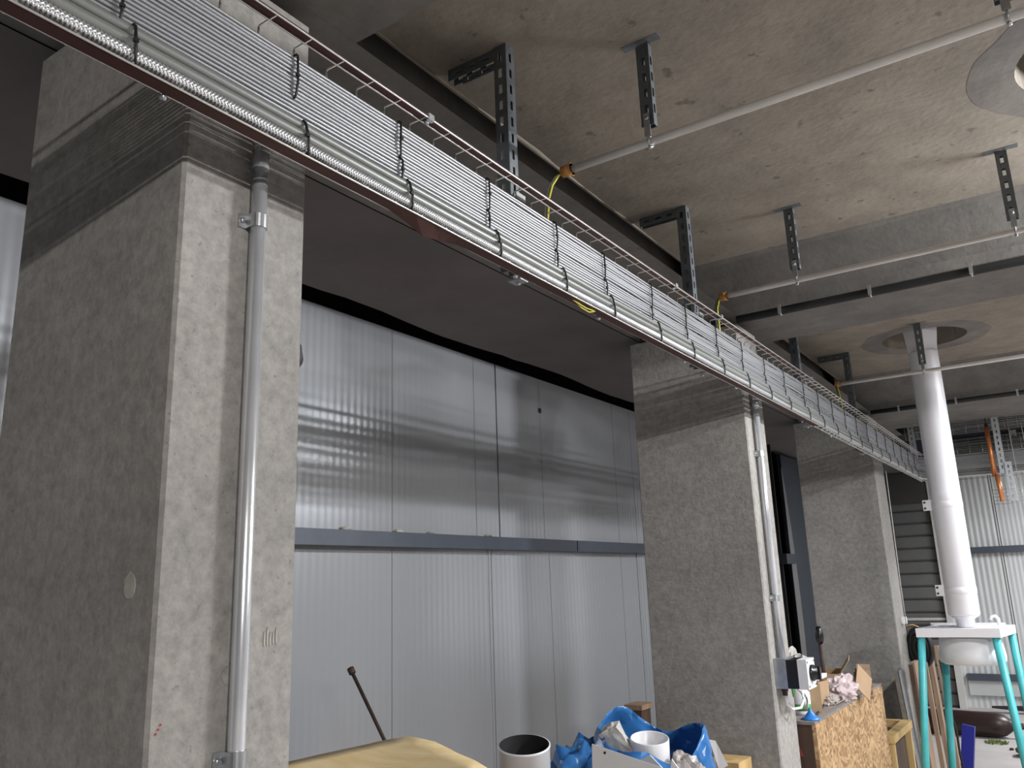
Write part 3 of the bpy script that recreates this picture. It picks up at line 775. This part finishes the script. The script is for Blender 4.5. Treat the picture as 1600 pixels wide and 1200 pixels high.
# ------------------------------------------------------------------ chipboard crate in front of columns
t = thing('chipboard_crate', (-1.45, 4.85, 0), 'large chipboard crate standing between the middle and far columns', 'crate')
CX, CY0, CY1, CZ = -1.13, 4.10, 5.62, .93
MB().box(CX-.018, CX, CY0, CY1, 0, CZ).done('front_panel', 'osb', t)
MB().box(-1.80, CX-.018, CY0, CY0+.018, 0, CZ-.002).done('end_panel', 'dwood', t)['label'] = 'dark red-brown end panel'
MB().box(-1.80, CX-.018, CY1-.018, CY1, 0, CZ-.002).done('end_panel', 'osb', t)
MB().box(-1.80, -1.782, CY0, CY1, 0, CZ-.002).done('back_panel', 'osb', t)
MB().box(-1.80, CX-.002, CY0-.004, CY1, CZ-.002, CZ+.012).done('top_board', 'greytop', t)
mb = MB()
for k, (a, b) in enumerate(((.80, .86), (.70, .74), (.60, .66), (.48, .54))):
    mb.prism([(-1.30, a), (-1.29, a), (-1.235, b+.01), (-1.245, b+.01)], 'y', CY0-.003, CY0-.0005).prism([(-1.24, b+.01), (-1.228, b+.01), (-1.20, a-.01), (-1.212, a-.01)], 'y', CY0-.003, CY0-.0005)
mb.done('stencil_mark', 'redp', t)
TZ = CZ+.012
def cbox(x, y, z, sx, sy, sz, rz, lab, m='card', flaps=True, tilt=0, name='cardboard_box'):
    t = thing(name, (x, y, z), lab, 'box')
    mt = Matrix.Translation((x, y, z)) @ Matrix.Rotation(R(rz), 4, 'Z') @ Matrix.Rotation(R(tilt), 4, 'X')
    th = .004; mb = MB()
    mb.box(-sx/2, sx/2, -sy/2, sy/2, 0, th, mt)
    for s in (1, -1):
        xa, xb = sorted((s*sx/2, s*(sx/2-th))); mb.box(xa, xb, -sy/2, sy/2, th, sz, mt)
        ya, yb = sorted((s*sy/2, s*(sy/2-th))); mb.box(-sx/2+th, sx/2-th, ya, yb, th, sz, mt)
    mb.done('carton', m, t)
    if flaps:
        for s, ang in ((1, 35), (-1, 50)):
            fm = mt @ Matrix.Translation((s*sx/2, 0, sz)) @ Matrix.Rotation(R(s*ang), 4, 'Y')
            xa, xb = sorted((0, -s*.002)); MB().box(xa, xb+.002, -sy/2+.004, sy/2-.004, 0, sx*.45, fm).done('flap', m, t)
    return t
cbox(-1.30, 4.98, TZ, .19, .30, .13, 12, 'brown open cardboard box in the middle of the crate top')
cbox(-1.215, 4.42, TZ, .06, .15, .135, 20, 'small brown carton on the crate just right of the isolator switch', flaps=False)
cbox(-1.235, 4.60, TZ, .05, .14, .12, -12, 'narrow upright light brown carton behind the isolator switch on the crate', flaps=False)
# loose diamond of cardboard leaning over the crate edge
mt = Matrix.Translation((-1.09, 4.98, TZ+.075)) @ Matrix.Rotation(R(-14), 4, 'Z') @ Matrix.Rotation(R(-8), 4, 'Y') @ Matrix.Rotation(R(14), 4, 'X')
mb = MB(); mb.box(-.002, .002, -.068, .068, -.07, .075, mt @ Matrix.Rotation(R(38), 4, 'X'))
tag(mb.done('cardboard_flap', 'card'), 'diamond-shaped sheet of cardboard leaning over the crate edge', 'cardboard')
def crumple(name, c, s, m, lab, cat, seed, amp=.5, sub_=4, freq=2.2, group=None):
    bm = bmesh.new(); bmesh.ops.create_icosphere(bm, subdivisions=sub_, radius=1)
    for v in bm.verts:
        p = v.co.copy(); o = Vector((seed*2.3, seed*1.1, seed))
        n = abs(noise.noise(p*freq+o))*1.0+.5*abs(noise.noise(p*freq*2.3+o))
        v.co = p*(1-amp*.4+amp*n)
        if v.co.z < -.55: v.co.z = -.55
        v.co = Vector((v.co.x*s[0], v.co.y*s[1], (v.co.z+.55)*s[2]))+Vector(c)
    for f in bm.faces: f.smooth = m == 'blue'
    mb = MB(); mb.bm.free(); mb.bm = bm
    return tag(mb.done(name, m), lab, cat, group)
crumple('plastic_bag', (-1.185, 4.86, TZ), (.075, .14, .085), 'pinkf', 'crumpled pinkish clear plastic bag on the crate against the brown box', 'bag', 2)
crumple('plastic_bag', (-1.20, 4.68, TZ), (.04, .09, .035), 'film', 'flat crumpled clear film on the crate beside the narrow carton', 'bag', 5)
crumple('paper_bundle', (-1.33, 4.62, TZ+.09), (.055, .12, .06), 'foam', 'crumpled white paper and scraps behind the isolator switch', 'paper', 8)
MB_ = MB().prism([(4.48, 0), (4.66, .0), (4.67, .018), (4.5, .03)], 'x', -1.30, -1.20)
MB_.bm.transform(Matrix.Translation((0, 0, TZ+.136)))
tag(MB_.done('white_card', 'white'), 'white folded card lying on the small carton', 'card')
cbox(-1.36, 4.40, TZ, .12, .16, .19, 8, 'larger pale carton standing behind the isolator switch', flaps=False)
mt = Matrix.Translation((-1.18, 5.36, TZ+.05)) @ Matrix.Rotation(R(12), 4, 'Z') @ Matrix.Rotation(R(18), 4, 'X')
for k in range(3):
    mb = MB(); mb.box(-.045+.01*k, .05, -.17+.02*k, .15, -.04+.024*k, -.022+.024*k, mt); mb.bevel(.003, 1)
    tag(mb.done('wood_offcut', 'plank'), ['lowest', 'middle', 'topmost'][k]+' wooden offcut stacked at the far end of the crate', 'wood offcut')
MBx = MB().tube([(-1.17, 4.62, TZ+.004), (-1.14, 4.72, TZ+.02), (-1.122, 4.78, TZ-.03), (-1.12, 4.80, TZ-.09)], .002, 6)
tag(MBx.done('loose_string', 'film'), 'pale string trailing over the front edge of the crate', 'string')
mb = MB().tube([(-1.16, 4.22, TZ+.006), (-1.2, 4.5, TZ+.006), (-1.24, 4.75, TZ+.006)], .005, 8)
tag(mb.done('black_rod', 'rubber'), 'thin black rod lying along the crate top', 'rod')
mb = MB().lathe([(0, .05), (.006, .05), (.008, .038), (.03, .012), (.042, .006), (.042, 0), (0, 0)], (-1.165, 4.16, TZ), 20)
tag(mb.done('blue_funnel', 'bluep'), 'small bright blue funnel cap at the near corner of the crate', 'funnel')
t = thing('spray_can', (-1.24, 4.30, TZ), 'white tin with green labels behind the switch cables', 'tin')
MB().lathe([(0, 0), (.04, 0), (.042, .01), (.042, .10), (.02, .125), (0, .125)], (-1.24, 4.30, TZ), 24).done('can', 'white', t)
MB().lathe([(.0425, .02), (.0428, .02), (.0428, .05), (.0425, .05)], (-1.24, 4.30, TZ), 24).done('label_band', 'grn', t)
# black bottle behind
t = thing('black_applicator', (-1.276, 4.9, TZ), 'black brush head standing up behind the boxes against the far column', 'brush')
MB().lathe([(0, .28), (.014, .282), (.022, .30), (.024, .33), (.02, .36), (.010, .375), (0, .376)], (-1.276, 4.9, TZ), 20).done('head', 'black', t)
MB().lathe([(0, 0), (.012, 0), (.009, .281), (0, .282)], (-1.276, 4.9, TZ), 14).done('handle', 'rust', t)
crumple('scrap_heap', (-1.42, 4.78, TZ), (.12, .16, .16), 'foam', 'heap of dusty white scraps at the back of the crate', 'scraps', 11, amp=.6)

# ------------------------------------------------------------------ isolator switch on the middle column
t = thing('isolator_switch', (-1.15, 3.86, 1.18), 'grey and black rotary isolator switch on the front of the middle column', 'switch')
y0, y1, z0, z1 = 3.80, 3.925, 1.118, 1.243
mb = MB().box(-1.199, -1.147, y0, y1, z0, z1); mb.bevel(.004); mb.done('back_box', 'galv', t)
mb = MB().box(-1.147, -1.098, y0+.001, y1-.001, z0+.002, z1-.004); mb.bevel(.003); mb.done('black_body', 'black', t)
mb = MB().box(-1.098, -1.058, y0, y1, z0, z1-.002); mb.bevel(.006); cv = mb.done('cover', 'whitem', t)
for yy in (y0+.012, y1-.012):
    for zz in (z0+.012, z1-.014):
        sub('screw', MB().lathe([(0, 0), (.004, 0), (.004, .002), (0, .002)], n=10, mtx=Matrix.Translation((-1.058, yy, zz)) @ Matrix.Rotation(R(90), 4, 'Y')), 'black', cv, t)
kb = MB().lathe([(.034, 0), (.034, .012), (.026, .014), (.026, .03), (.0, .03)], n=28, mtx=Matrix.Translation((-1.058, 3.862, 1.182)) @ Matrix.Rotation(R(90), 4, 'Y')).box(-1.04, -1.018, 3.853, 3.871, 1.155, 1.209).done('rotary_knob', 'black', t)
MB().lathe([(0, -.03), (.012, -.03), (.012, -.012), (.015, -.012), (.015, 0), (0, 0)], (-1.172, 3.83, z0), 6).done('cable_gland', 'rust', t)
cab = MB().tube([(-1.172, 3.83, 1.088), (-1.17, 3.835, 1.05), (-1.155, 3.86, 1.028), (-1.13, 3.90, 1.03), (-1.125, 3.94, 1.06), (-1.14, 3.97, 1.09)], .006, 10)
tag(cab.done('white_cable', 'white'), 'white cable curving from the gland under the isolator switch', 'cable')
for k in range(2):
    cx_, cz_ = 3.985, 1.045-.004*k
    rr = .030-.006*k
    mb = MB().tube([(-1.135+.006*k, cx_+rr*math.cos(a*math.pi/10), cz_+rr*1.1*math.sin(a*math.pi/10)) for a in range(20)], .0022, 6, closed=True)
    mb.tube([(-1.135+.006*k, cx_-.005, cz_+rr*1.1), (-1.14, 3.92, 1.10), (-1.14, 3.90, 1.118)], .0022, 6)
    tag(mb.done('wire_loop', 'cab_grey'), 'thin wire loop hanging from the isolator switch, '+('larger' if k == 0 else 'smaller')+' loop', 'wire')
mb = MB(); mb.prism([(3.90, 1.115), (3.955, 1.115), (3.935, 1.075), (3.915, 1.07)], 'x', -1.165, -1.16)
tag(mb.done('green_tag', 'grn'), 'green tag tucked under the isolator switch', 'tag')

# ------------------------------------------------------------------ pine frame, channel, planks, coil
t = thing('pine_frame', (-1.2, 5.95, 0), 'yellow pine batten frame on the floor past the crate', 'frame')
for x in (-1.13, -1.36):
    for y in (5.66, 6.22):
        MB().box(x-.022, x+.022, y-.02, y+.02, 0, .60).done('post', 'pine', t)
MB().box(-1.16, -1.10, 5.63, 6.25, .60, .645).box(-1.39, -1.33, 5.63, 6.25, .60, .645).done('top_rail', 'pine', t)
MB().box(-1.33, -1.16, 5.63, 5.68, .60, .645).box(-1.33, -1.16, 6.20, 6.25, .60, .645).done('cross_rail', 'pine', t)
MB().box(-1.35, -1.14, 5.70, 6.18, .04, .56).done('inner_box', 'dwood', t)
def lean(name, x, y, z0, L, w, th, tiltx, tilty, m, lab, cat, bev=.002, rz=0):
    mt = Matrix.Translation((x, y, z0)) @ Matrix.Rotation(R(rz), 4, 'Z') @ Matrix.Rotation(R(tilty), 4, 'Y') @ Matrix.Rotation(R(tiltx), 4, 'X')
    mb = MB(); mb.box(-th/2, th/2, -w/2, w/2, 0, L, mt)
    if bev: mb.bevel(bev, 1)
    return tag(mb.done(name, m), lab, cat)
mt = Matrix.Translation((-1.10, 6.42, .012)) @ Matrix.Rotation(R(-3.5), 4, 'Y')
mb = MB().box(-.002, .002, -.085, .085, 0, .93, mt).box(-.03, .002, -.085, -.081, 0, .93, mt).box(-.03, .002, .081, .085, 0, .93, mt).box(0, .006, -.035, -.02, 0, .93, mt)
tag(mb.done('steel_channel', 'galv'), 'galvanised steel channel leaning beside the far column', 'channel')
PL = [(-1.075, 6.66, .97, .20, 'plank', 'broad weathered plank leaning nearest the steel channel', -1.5), (-1.05, 6.93, .94, .045, 'plank', 'narrow batten leaning between the planks', -1.5),
      (-1.04, 7.18, 1.05, .10, 'plank', 'tall weathered plank behind the turquoise legs', -1.8), (-1.02, 7.42, 1.02, .06, 'plank', 'thin batten at the right end of the leaning timber', -1.8)]
for k, (x, y, L, w, m, lab, tl) in enumerate(PL):
    lean('leaning_plank', x, y, .006, L, w, .028, 0, tl, m, lab, 'plank')
lean('leaning_plank', -1.08, 6.53, .006, .96, .02, .03, 0, -1.5, 'dwood', 'dark edge of a board leaning against the broad plank', 'plank')
mb = MB().tube([(-.995, 7.08, .95), (-.985, 7.10, .75), (-.975, 7.06, .60), (-.965, 7.16, .45), (-.96, 7.12, .30), (-.955, 7.15, .18)], .008, 8)
tag(mb.done('cord', 'rubber'), 'thin black cord hanging down the leaning planks', 'cord')
mb = MB().tube([(-.95, 7.15+.022*math.cos(a*math.pi/8), .15+.03*math.sin(a*math.pi/8)) for a in range(16)], .007, 8, closed=True)
tag(mb.done('white_ring', 'white'), 'small white ring at the lower end of the black cord', 'ring')
lump('amber_cap', (-1.09, 7.22, .96), (.022, .035, .06), 'amber', 'amber plastic cap on top of the leaning timber', 'cap', 2, sub_=3, amp=.15)
# black coiled hose hung on the far column
t = thing('hose_coil', (-1.12, 7.0, 1.0), 'black hose coil hanging from the white hook at the far column', 'hose')
for k in range(12):
    rr = .155-.010*k
    pts = [(-1.115+.55*rr*math.cos(a*math.pi/14)+.012*(k % 3), 7.03-.4*rr*math.cos(a*math.pi/14)-.012*(k % 2), 1.035+rr*.92*math.sin(a*math.pi/14)) for a in range(28)]
    MB().tube(pts, .0125, 8, closed=True).done('loop', 'rubber', t)
MB().tube([(-1.175, 6.99, 1.20), (-1.13, 7.00, 1.205), (-1.10, 7.02, 1.19), (-1.09, 7.03, 1.17)], .004, 8).done('tie_loop', 'pine', t)
mb = MB().box(-1.199, -1.165, 6.955, 6.995, 1.215, 1.265); mb.bevel(.003)
tag(mb.done('white_cleat', 'white'), 'small white cleat on the edge of the far column', 'cleat')
mb = MB().tube([(-1.15, 6.90, 2.36), (-1.152, 6.88, 1.9), (-1.153, 6.86, 1.5), (-1.158, 6.90, 1.20)], .0035, 6)
tag(mb.done('pull_cord', 'trim'), 'thin white cord hanging from the tray down past the far column', 'cord')

# ------------------------------------------------------------------ pile behind the near column
t = thing('timber_bench', (-1.85, 2.5, 0), 'low timber bench under the pile of ducts and plastic', 'bench')
MB().box(-2.38, -1.45, 1.4, 3.62, .70, .74).done('bench_top', 'plank', t)
for x in (-2.33, -1.50):
    for y in (1.45, 3.56): MB().box(x-.03, x+.03, y-.03, y+.03, 0, .70).done('leg', 'plank', t)
# yellow crumpled board
def board():
    far = [(-1.893, 1.60), (-1.888, 1.70), (-1.887, 1.778), (-1.873, 1.918), (-1.865, 2.02), (-1.834, 2.104), (-1.76, 2.08), (-1.687, 2.051), (-1.60, 2.0), (-1.528, 1.955), (-1.42, 1.89), (-1.334, 1.829)]
    near = [(-1.60+i*.027, 1.35+.006*i) for i in range(12)]
    mb = MB(); rows = []
    for j in range(9):
        f = j/8; row = []
        for (a, b) in zip(far, near):
            x = a[0]+(b[0]-a[0])*f; y = a[1]+(b[1]-a[1])*f
            zz = 1.15-.05*f+.008*noise.noise((x*5, y*5, 0))*(1 if j else .3)-.02*f*f
            row.append((x, y, zz))
        rows.append(row)
    T = [[mb.bm.verts.new(p) for p in row] for row in rows]
    Bm = [[mb.bm.verts.new((p[0], p[1], p[2]-.03)) for p in row] for row in rows]
    nj, ni = len(rows), len(far)
    for j in range(nj-1):
        for i in range(ni-1):
            mb.bm.faces.new((T[j][i], T[j][i+1], T[j+1][i+1], T[j+1][i])).smooth = True; mb.bm.faces.new((Bm[j][i], Bm[j+1][i], Bm[j+1][i+1], Bm[j][i+1]))
    for j in range(nj-1):
        for i in (0, ni-1): mb.bm.faces.new((T[j][i], T[j+1][i], Bm[j+1][i], Bm[j][i]))
    for i in range(ni-1):
        for j in (0, nj-1): mb.bm.faces.new((T[j][i], Bm[j][i], Bm[j][i+1], T[j][i+1]))
    return tag(mb.done('yellow_board', 'ply'), 'pale yellow board with a ragged edge at the bottom of the view', 'board')
board()
tag(MB().box(-1.82, -1.58, 1.50, 1.90, .74, 1.062).done('support_crate', 'plank'), 'plain timber crate under the yellow board', 'crate')
t = thing('threaded_rod', (-2.0, 2.1, .8), 'rusty rod with a nut on its end leaning behind the yellow board', 'rod')
a = Vector((-2.186, 2.2, 1.326)); b = Vector((-2.031, 2.2, 1.112)); c = a+(b-a)*2.35
MB().tube([a, c], .0065, 10).done('rod', 'rust', t)
dirv = (a-b).normalized()
MB().tube([a-dirv*.012, a+dirv*.010], .0125, 6).done('nut', 'rust', t)
t = thing('white_duct', (-1.75, 2.62, .74), 'white round duct piece with black inside standing beside the yellow board', 'duct')
mt = Matrix.Translation((-1.735, 2.60, 1.05)) @ Matrix.Rotation(R(12), 4, Vector((.83, .56, 0)))
MB().lathe([(.087, -.29), (.0905, -.29), (.0905, -.008), (.093, -.006), (.093, 0), (.089, .001)], n=48, mtx=mt).done('shell', 'whitem', t)
MB().lathe([(.089, .001), (.0865, -.004), (.0865, -.20), (0, -.20)], n=48, mtx=mt).done('lining', 'innerd', t)

# blue plastic bag as an open crumpled sack
def sack(name, c, rx, ry, h, rim, m, lab, seed, z0=.0):
    mb = MB(); nu, nv = 56, 16; rows = []
    for j in range(nv+1):
        f = j/nv; row = []
        for i in range(nu):
            a = 2*math.pi*i/nu
            hh = h*(1+rim(a)) if callable(rim) else h
            rr = (.86+.22*math.sin(f*math.pi*.9))
            n = noise.noise((math.cos(a)*2.3+seed, math.sin(a)*2.3, f*2.4))*.16+noise.noise((math.cos(a)*6+seed, math.sin(a)*6, f*5))*.06
            rr *= 1+n
            row.append(mb.bm.verts.new((c[0]+rx*rr*math.cos(a), c[1]+ry*rr*math.sin(a), c[2]+hh*f)))
        rows.append(row)
    for j in range(nv):
        for i in range(nu):
            f_ = mb.bm.faces.new((rows[j][i], rows[j][(i+1) % nu], rows[j+1][(i+1) % nu], rows[j+1][i])); f_.smooth = (i*7+j*3) % 4 != 0
    mb.bm.faces.new(rows[0][::-1])
    o = mb.done(name, m); so = o.modifiers.new('thick', 'SOLIDIFY'); so.thickness = .0015
    return tag(o, lab, 'bag')
sack('blue_bag', (-1.465, 3.07, .745), .205, .26, .24, lambda a: .46*max(0, math.cos(a-3.25))**1.3+.26*max(0, math.cos(a-.75))+.10*math.sin(3*a)+.05*math.sin(5*a+1), 'blue', 'large open blue plastic bag full of white scraps before the middle column', 3.3)
crumple('blue_film', (-1.66, 2.86, .745), (.13, .17, .185), 'blue', 'crumpled blue plastic film between the white duct and the big blue bag', 'bag', 6, amp=.55)
lean('blue_film_peak', -1.72, 2.98, .80, .22, .10, .004, 10, 12, 'blue', 'folded peak of blue film sticking up behind the crumpled film', 'bag')
t = thing('white_pipe_piece', (-1.42, 2.98, .74), 'short white pipe piece standing open end up in the blue bag', 'pipe')
MB().lathe([(.067, -.29), (.071, -.29), (.071, -.003), (.069, 0), (.0665, -.003), (.0665, -.20), (0, -.20)], n=40, mtx=Matrix.Translation((-1.425, 2.97, 1.035)) @ Matrix.Rotation(R(11), 4, Vector((.83, .56, 0)))).done('ring', 'white', t)
def block(name, c, s, rot, m, lab, cat, seed=0):
    bm = bmesh.new(); bmesh.ops.create_cube(bm, size=1); bmesh.ops.subdivide_edges(bm, edges=bm.edges, cuts=4, use_grid_fill=True)
    mt = Matrix.Translation(c) @ Matrix.Rotation(R(rot[2]), 4, 'Z') @ Matrix.Rotation(R(rot[1]), 4, 'Y') @ Matrix.Rotation(R(rot[0]), 4, 'X')
    for v in bm.verts:
        p = Vector((v.co.x*s[0], v.co.y*s[1], v.co.z*s[2])); n = noise.noise_vector(v.co*3+Vector((seed, 0, 0)))*min(s)*.16
        v.co = mt @ (p+n)
    mb = MB(); mb.bm.free(); mb.bm = bm
    return tag(mb.done(name, m), lab, cat)
block('foam_block', (-1.535, 2.94, 1.0), (.075, .08, .16), (10, -25, 20), 'foam', 'dusty white foam block standing in the blue bag left of the pipe piece', 'foam block', 1)
block('foam_block', (-1.535, 3.08, .93), (.07, .08, .12), (0, 20, 0), 'foam', 'dusty foam block half hidden at the back of the blue bag', 'foam block', 4)
crumple('clear_film', (-1.30, 2.96, .78), (.10, .10, .135), 'film', 'crumpled dusty clear film right of the white pipe piece', 'film', 13, amp=.5)
def plate(name, pts, th, m, lab, holes=(), cat='plate'):
    """thin plate through 3D outline pts, thickened along its normal"""
    P = [Vector(p) for p in pts]; n = (P[1]-P[0]).cross(P[2]-P[0]).normalized()
    mb = MB(); A = [mb.bm.verts.new(p) for p in P]; B = [mb.bm.verts.new(p-n*th) for p in P]; k = len(P)
    mb.bm.faces.new(A); mb.bm.faces.new(B[::-1])
    for i in range(k): mb.bm.faces.new((A[i], B[i], B[(i+1) % k], A[(i+1) % k]))
    return mb, n
mb, n = plate('p', [(-1.472, 2.62, 1.068), (-1.235, 2.66, 1.005), (-1.20, 2.66, .90), (-1.478, 2.62, .90)], .003, 'whitem', '')
t = thing('white_bracket_plate', (-1.4, 2.62, .9), 'white steel plate with a bolt hole standing in front of the blue bag', 'plate')
mb.done('plate', 'whitem', t)
nn = n if n.y < 0 else -n
mh = Matrix.Translation(Vector((-1.428, 2.627, 1.042))+nn*.0036) @ nn.to_track_quat('Z', 'Y').to_matrix().to_4x4()
MB().lathe([(0, .0004), (.0045, 0)], n=14, mtx=mh).done('bolt_hole', 'black', t)
mb, n = plate('p', [(-1.45, 2.86, .965), (-1.345, 2.80, 1.012), (-1.285, 2.80, .96), (-1.31, 2.86, .90)], .003, 'whitem', '')
tag(mb.done('white_folded_sheet', 'whitem'), 'small folded white sheet in front of the white pipe piece', 'sheet')
mb, n = plate('p', [(-1.265, 2.80, 1.005), (-1.215, 2.82, .93), (-1.24, 2.84, .85), (-1.30, 2.82, .90)], .003, 'white', '')
tag(mb.done('white_scrap', 'white'), 'white plastic scrap at the right foot of the folded sheet', 'scrap')
mb, n = plate('p', [(-1.215, 3.02, 1.035), (-1.195, 3.03, 1.03), (-1.16, 3.04, .95), (-1.19, 3.03, .93)], .003, 'white', '')
tag(mb.done('white_scrap', 'white'), 'white strip at the right rim of the blue bag', 'scrap')
# timber behind
t = thing('timber_stack', (-1.83, 3.63, 0), 'dark timber pieces stacked behind the blue bag against the middle column', 'timber')
MB().box(-1.865, -1.775, 3.64, 3.76, 1.02, 1.042).done('top_piece', 'plank', t)
MB().box(-1.855, -1.785, 3.65, 3.75, 0, 1.02).done('pile', 'dwood', t)
mb = MB().box(-1.46, -1.32, 3.58, 3.74, .79, .845)
mb.box(-1.44, -1.40, 3.60, 3.72, 0, .80).box(-1.37, -1.34, 3.60, 3.72, 0, .80)
tag(mb.done('wood_block', 'pine'), 'piece of pale timber at the foot of the middle column', 'timber')

# ------------------------------------------------------------------ trays crossing at the far end
def far_basket(y, z0, z1, x0, x1, px, pz, lab, r=.0022):
    t = thing('wire_basket', (x0, y, z0), lab, 'cable tray')
    nz = max(2, round((z1-z0)/pz)); nx = int((x1-x0)/px)
    wires([[(x0, y, z0+(z1-z0)*k/nz), (x1, y, z0+(z1-z0)*k/nz)] for k in range(nz+1)]+[[(x0+.02+px*k, y-.003, z0), (x0+.02+px*k, y-.003, z1)] for k in range(nx)]+
          [[(x0+.02+px*k, y-.003, z1), (x0+.02+px*k, y-.06, z1)] for k in range(nx)]+[[(x0, y-.06, z1), (x1, y-.06, z1)]], r, 5).done('mesh', 'wire', t)
    return t
far_basket(8.34, 2.78, 2.95, -1.30, 1.3, .10, .05, 'uppermost wire basket crossing at the far end of the hall')
far_basket(8.40, 2.60, 2.73, -1.0, 1.3, .10, .05, 'middle wire basket crossing at the far end of the hall')
far_basket(8.28, 2.37, 2.565, -1.0, 1.3, .16, .05, 'lowest wire basket crossing at the far end behind the white pipe')
def cross_cable(y, z, r, m, lab, grp, seed, x0=-1.25, name='cross_cable'):
    mb = MB().tube([(x0+.2*i, y+.006*noise.noise((i*.5, seed, 0)), z+.006*noise.noise((i*.6, seed, 9))) for i in range(15)], r, 8)
    return tag(mb.done(name, m), lab, 'cable', grp)
for i in range(11): cross_cable(8.372, 2.785+i*.0155, .0075, 'cab_thin', 'grey cable in the uppermost crossing basket at the far end', 'cables in the uppermost far basket', i)
for i in range(8): cross_cable(8.425, 2.605+i*.0155, .0075, 'cab_grey', 'grey cable in the middle crossing basket at the far end', 'cables in the middle far basket', i+20, x0=-1.0)
cross_cable(8.31, 2.765, .007, 'rubber', 'single black cable between the two upper far baskets', None, 40, x0=-1.0)
cross_cable(8.30, 2.585, .006, 'rubber', 'single black cable above the lowest far basket', None, 44, x0=-1.0)
t = tag(MB().box(-1.3, 1.4, 8.50, 8.52, 2.60, 3.0).done('backing_plate', 'girt'), 'dark grey backing plate behind the crossing trays at the far end', 'plate')
def far_channel(x, y, z0, z1, lab):
    t = thing('slotted_channel', (x, y, z0), lab, 'channel')
    channel(z1-z0, w=.05, d=.05, base=Matrix.Translation((x, y, z0))).done('channel', 'galvb', t)
far_channel(-.429, 8.0, 2.36, 3.068, 'longer slotted channel hanging beside the copper pipe')
far_channel(-.386, 7.985, 2.127, 2.452, 'shorter slotted channel bolted lower beside the copper pipe')
far_channel(-.33, 8.45, 2.55, 3.068, 'slotted channel behind the far baskets right of the copper pipe')
far_channel(-1.13, 8.36, 2.60, 3.068, 'slotted channel at the corner where the long tray turns')
t = thing('copper_pipe', (-.49, 8.0, 2.13), 'bright copper pipe hanging among the far cable trays', 'pipe')
MB().tube([(-.498, 8.0, 2.76), (-.495, 8.0, 2.34)], .019, 14).done('upper_length', 'copper', t)
MB().tube([(-.478, 7.97, 2.36), (-.470, 7.97, 2.13)], .018, 14).done('lower_length', 'copper', t)
MB().tube([(-.498, 8.0, 2.76), (-.498, 8.0, 2.79)], .013, 10).tube([(-.498, 8.0, 2.78), (-.498, 8.0, 3.068)], .004, 8).done('hanger_rod', 'rust', t)
t = thing('wire_offcut', (-.45, 8.0, 2.12), 'small square of wire basket hanging below the copper pipe', 'wire mesh')
wires([[(-.545, 8.12, 2.12+.03*k), (-.2, 8.12, 2.12+.03*k)] for k in range(5)]+[[(-.545+.11*k, 8.12, 2.12), (-.545+.11*k, 8.12, 2.245)] for k in range(4)], .0016, 5).done('mesh', 'wire', t)
for k, (x, z0, z1) in enumerate(((-.335, 2.32, 3.069), (-.24, 2.45, 3.069))):
    tag(MB().tube([(x, 8.05, z0), (x-.01, 8.05, z1)], .0035, 6).done('hanging_rod', 'wire'), ['left', 'right'][k]+' thin bright rod hanging before the far trays at the right edge', 'rod')

# ------------------------------------------------------------------ lamp bodies (outside the frame, where the lights are)
for k, (n, loc, sx, sy, W, c, tl) in enumerate(LAMPS):
    o = thing('hall_'+n, loc, 'hall batten lamp outside the photograph, '+['over the near bay', 'hung below the middle beam', 'behind the viewer', 'over the second bay', 'by the far wall', 'far to the right of the second bay', 'far to the right of the near bay'][k], 'lamp')
    mh = Matrix.Translation(loc) @ ((Vector(tl)-Vector(loc)).to_track_quat('-Z', 'Y').to_matrix().to_4x4() if tl else Matrix())
    MB().box(-sx/2-.01, sx/2+.01, -sy/2-.01, sy/2+.01, .005, .045, mh).done('housing', 'lamp', o)
    MB().box(loc[0]-.008, loc[0]+.008, loc[1]-sy/3-.008, loc[1]-sy/3+.008, loc[2]+.045, ZC-.002).box(loc[0]-.008, loc[0]+.008, loc[1]+sy/3-.008, loc[1]+sy/3+.008, loc[2]+.045, ZC-.002).done('bracket', 'lamp', o)
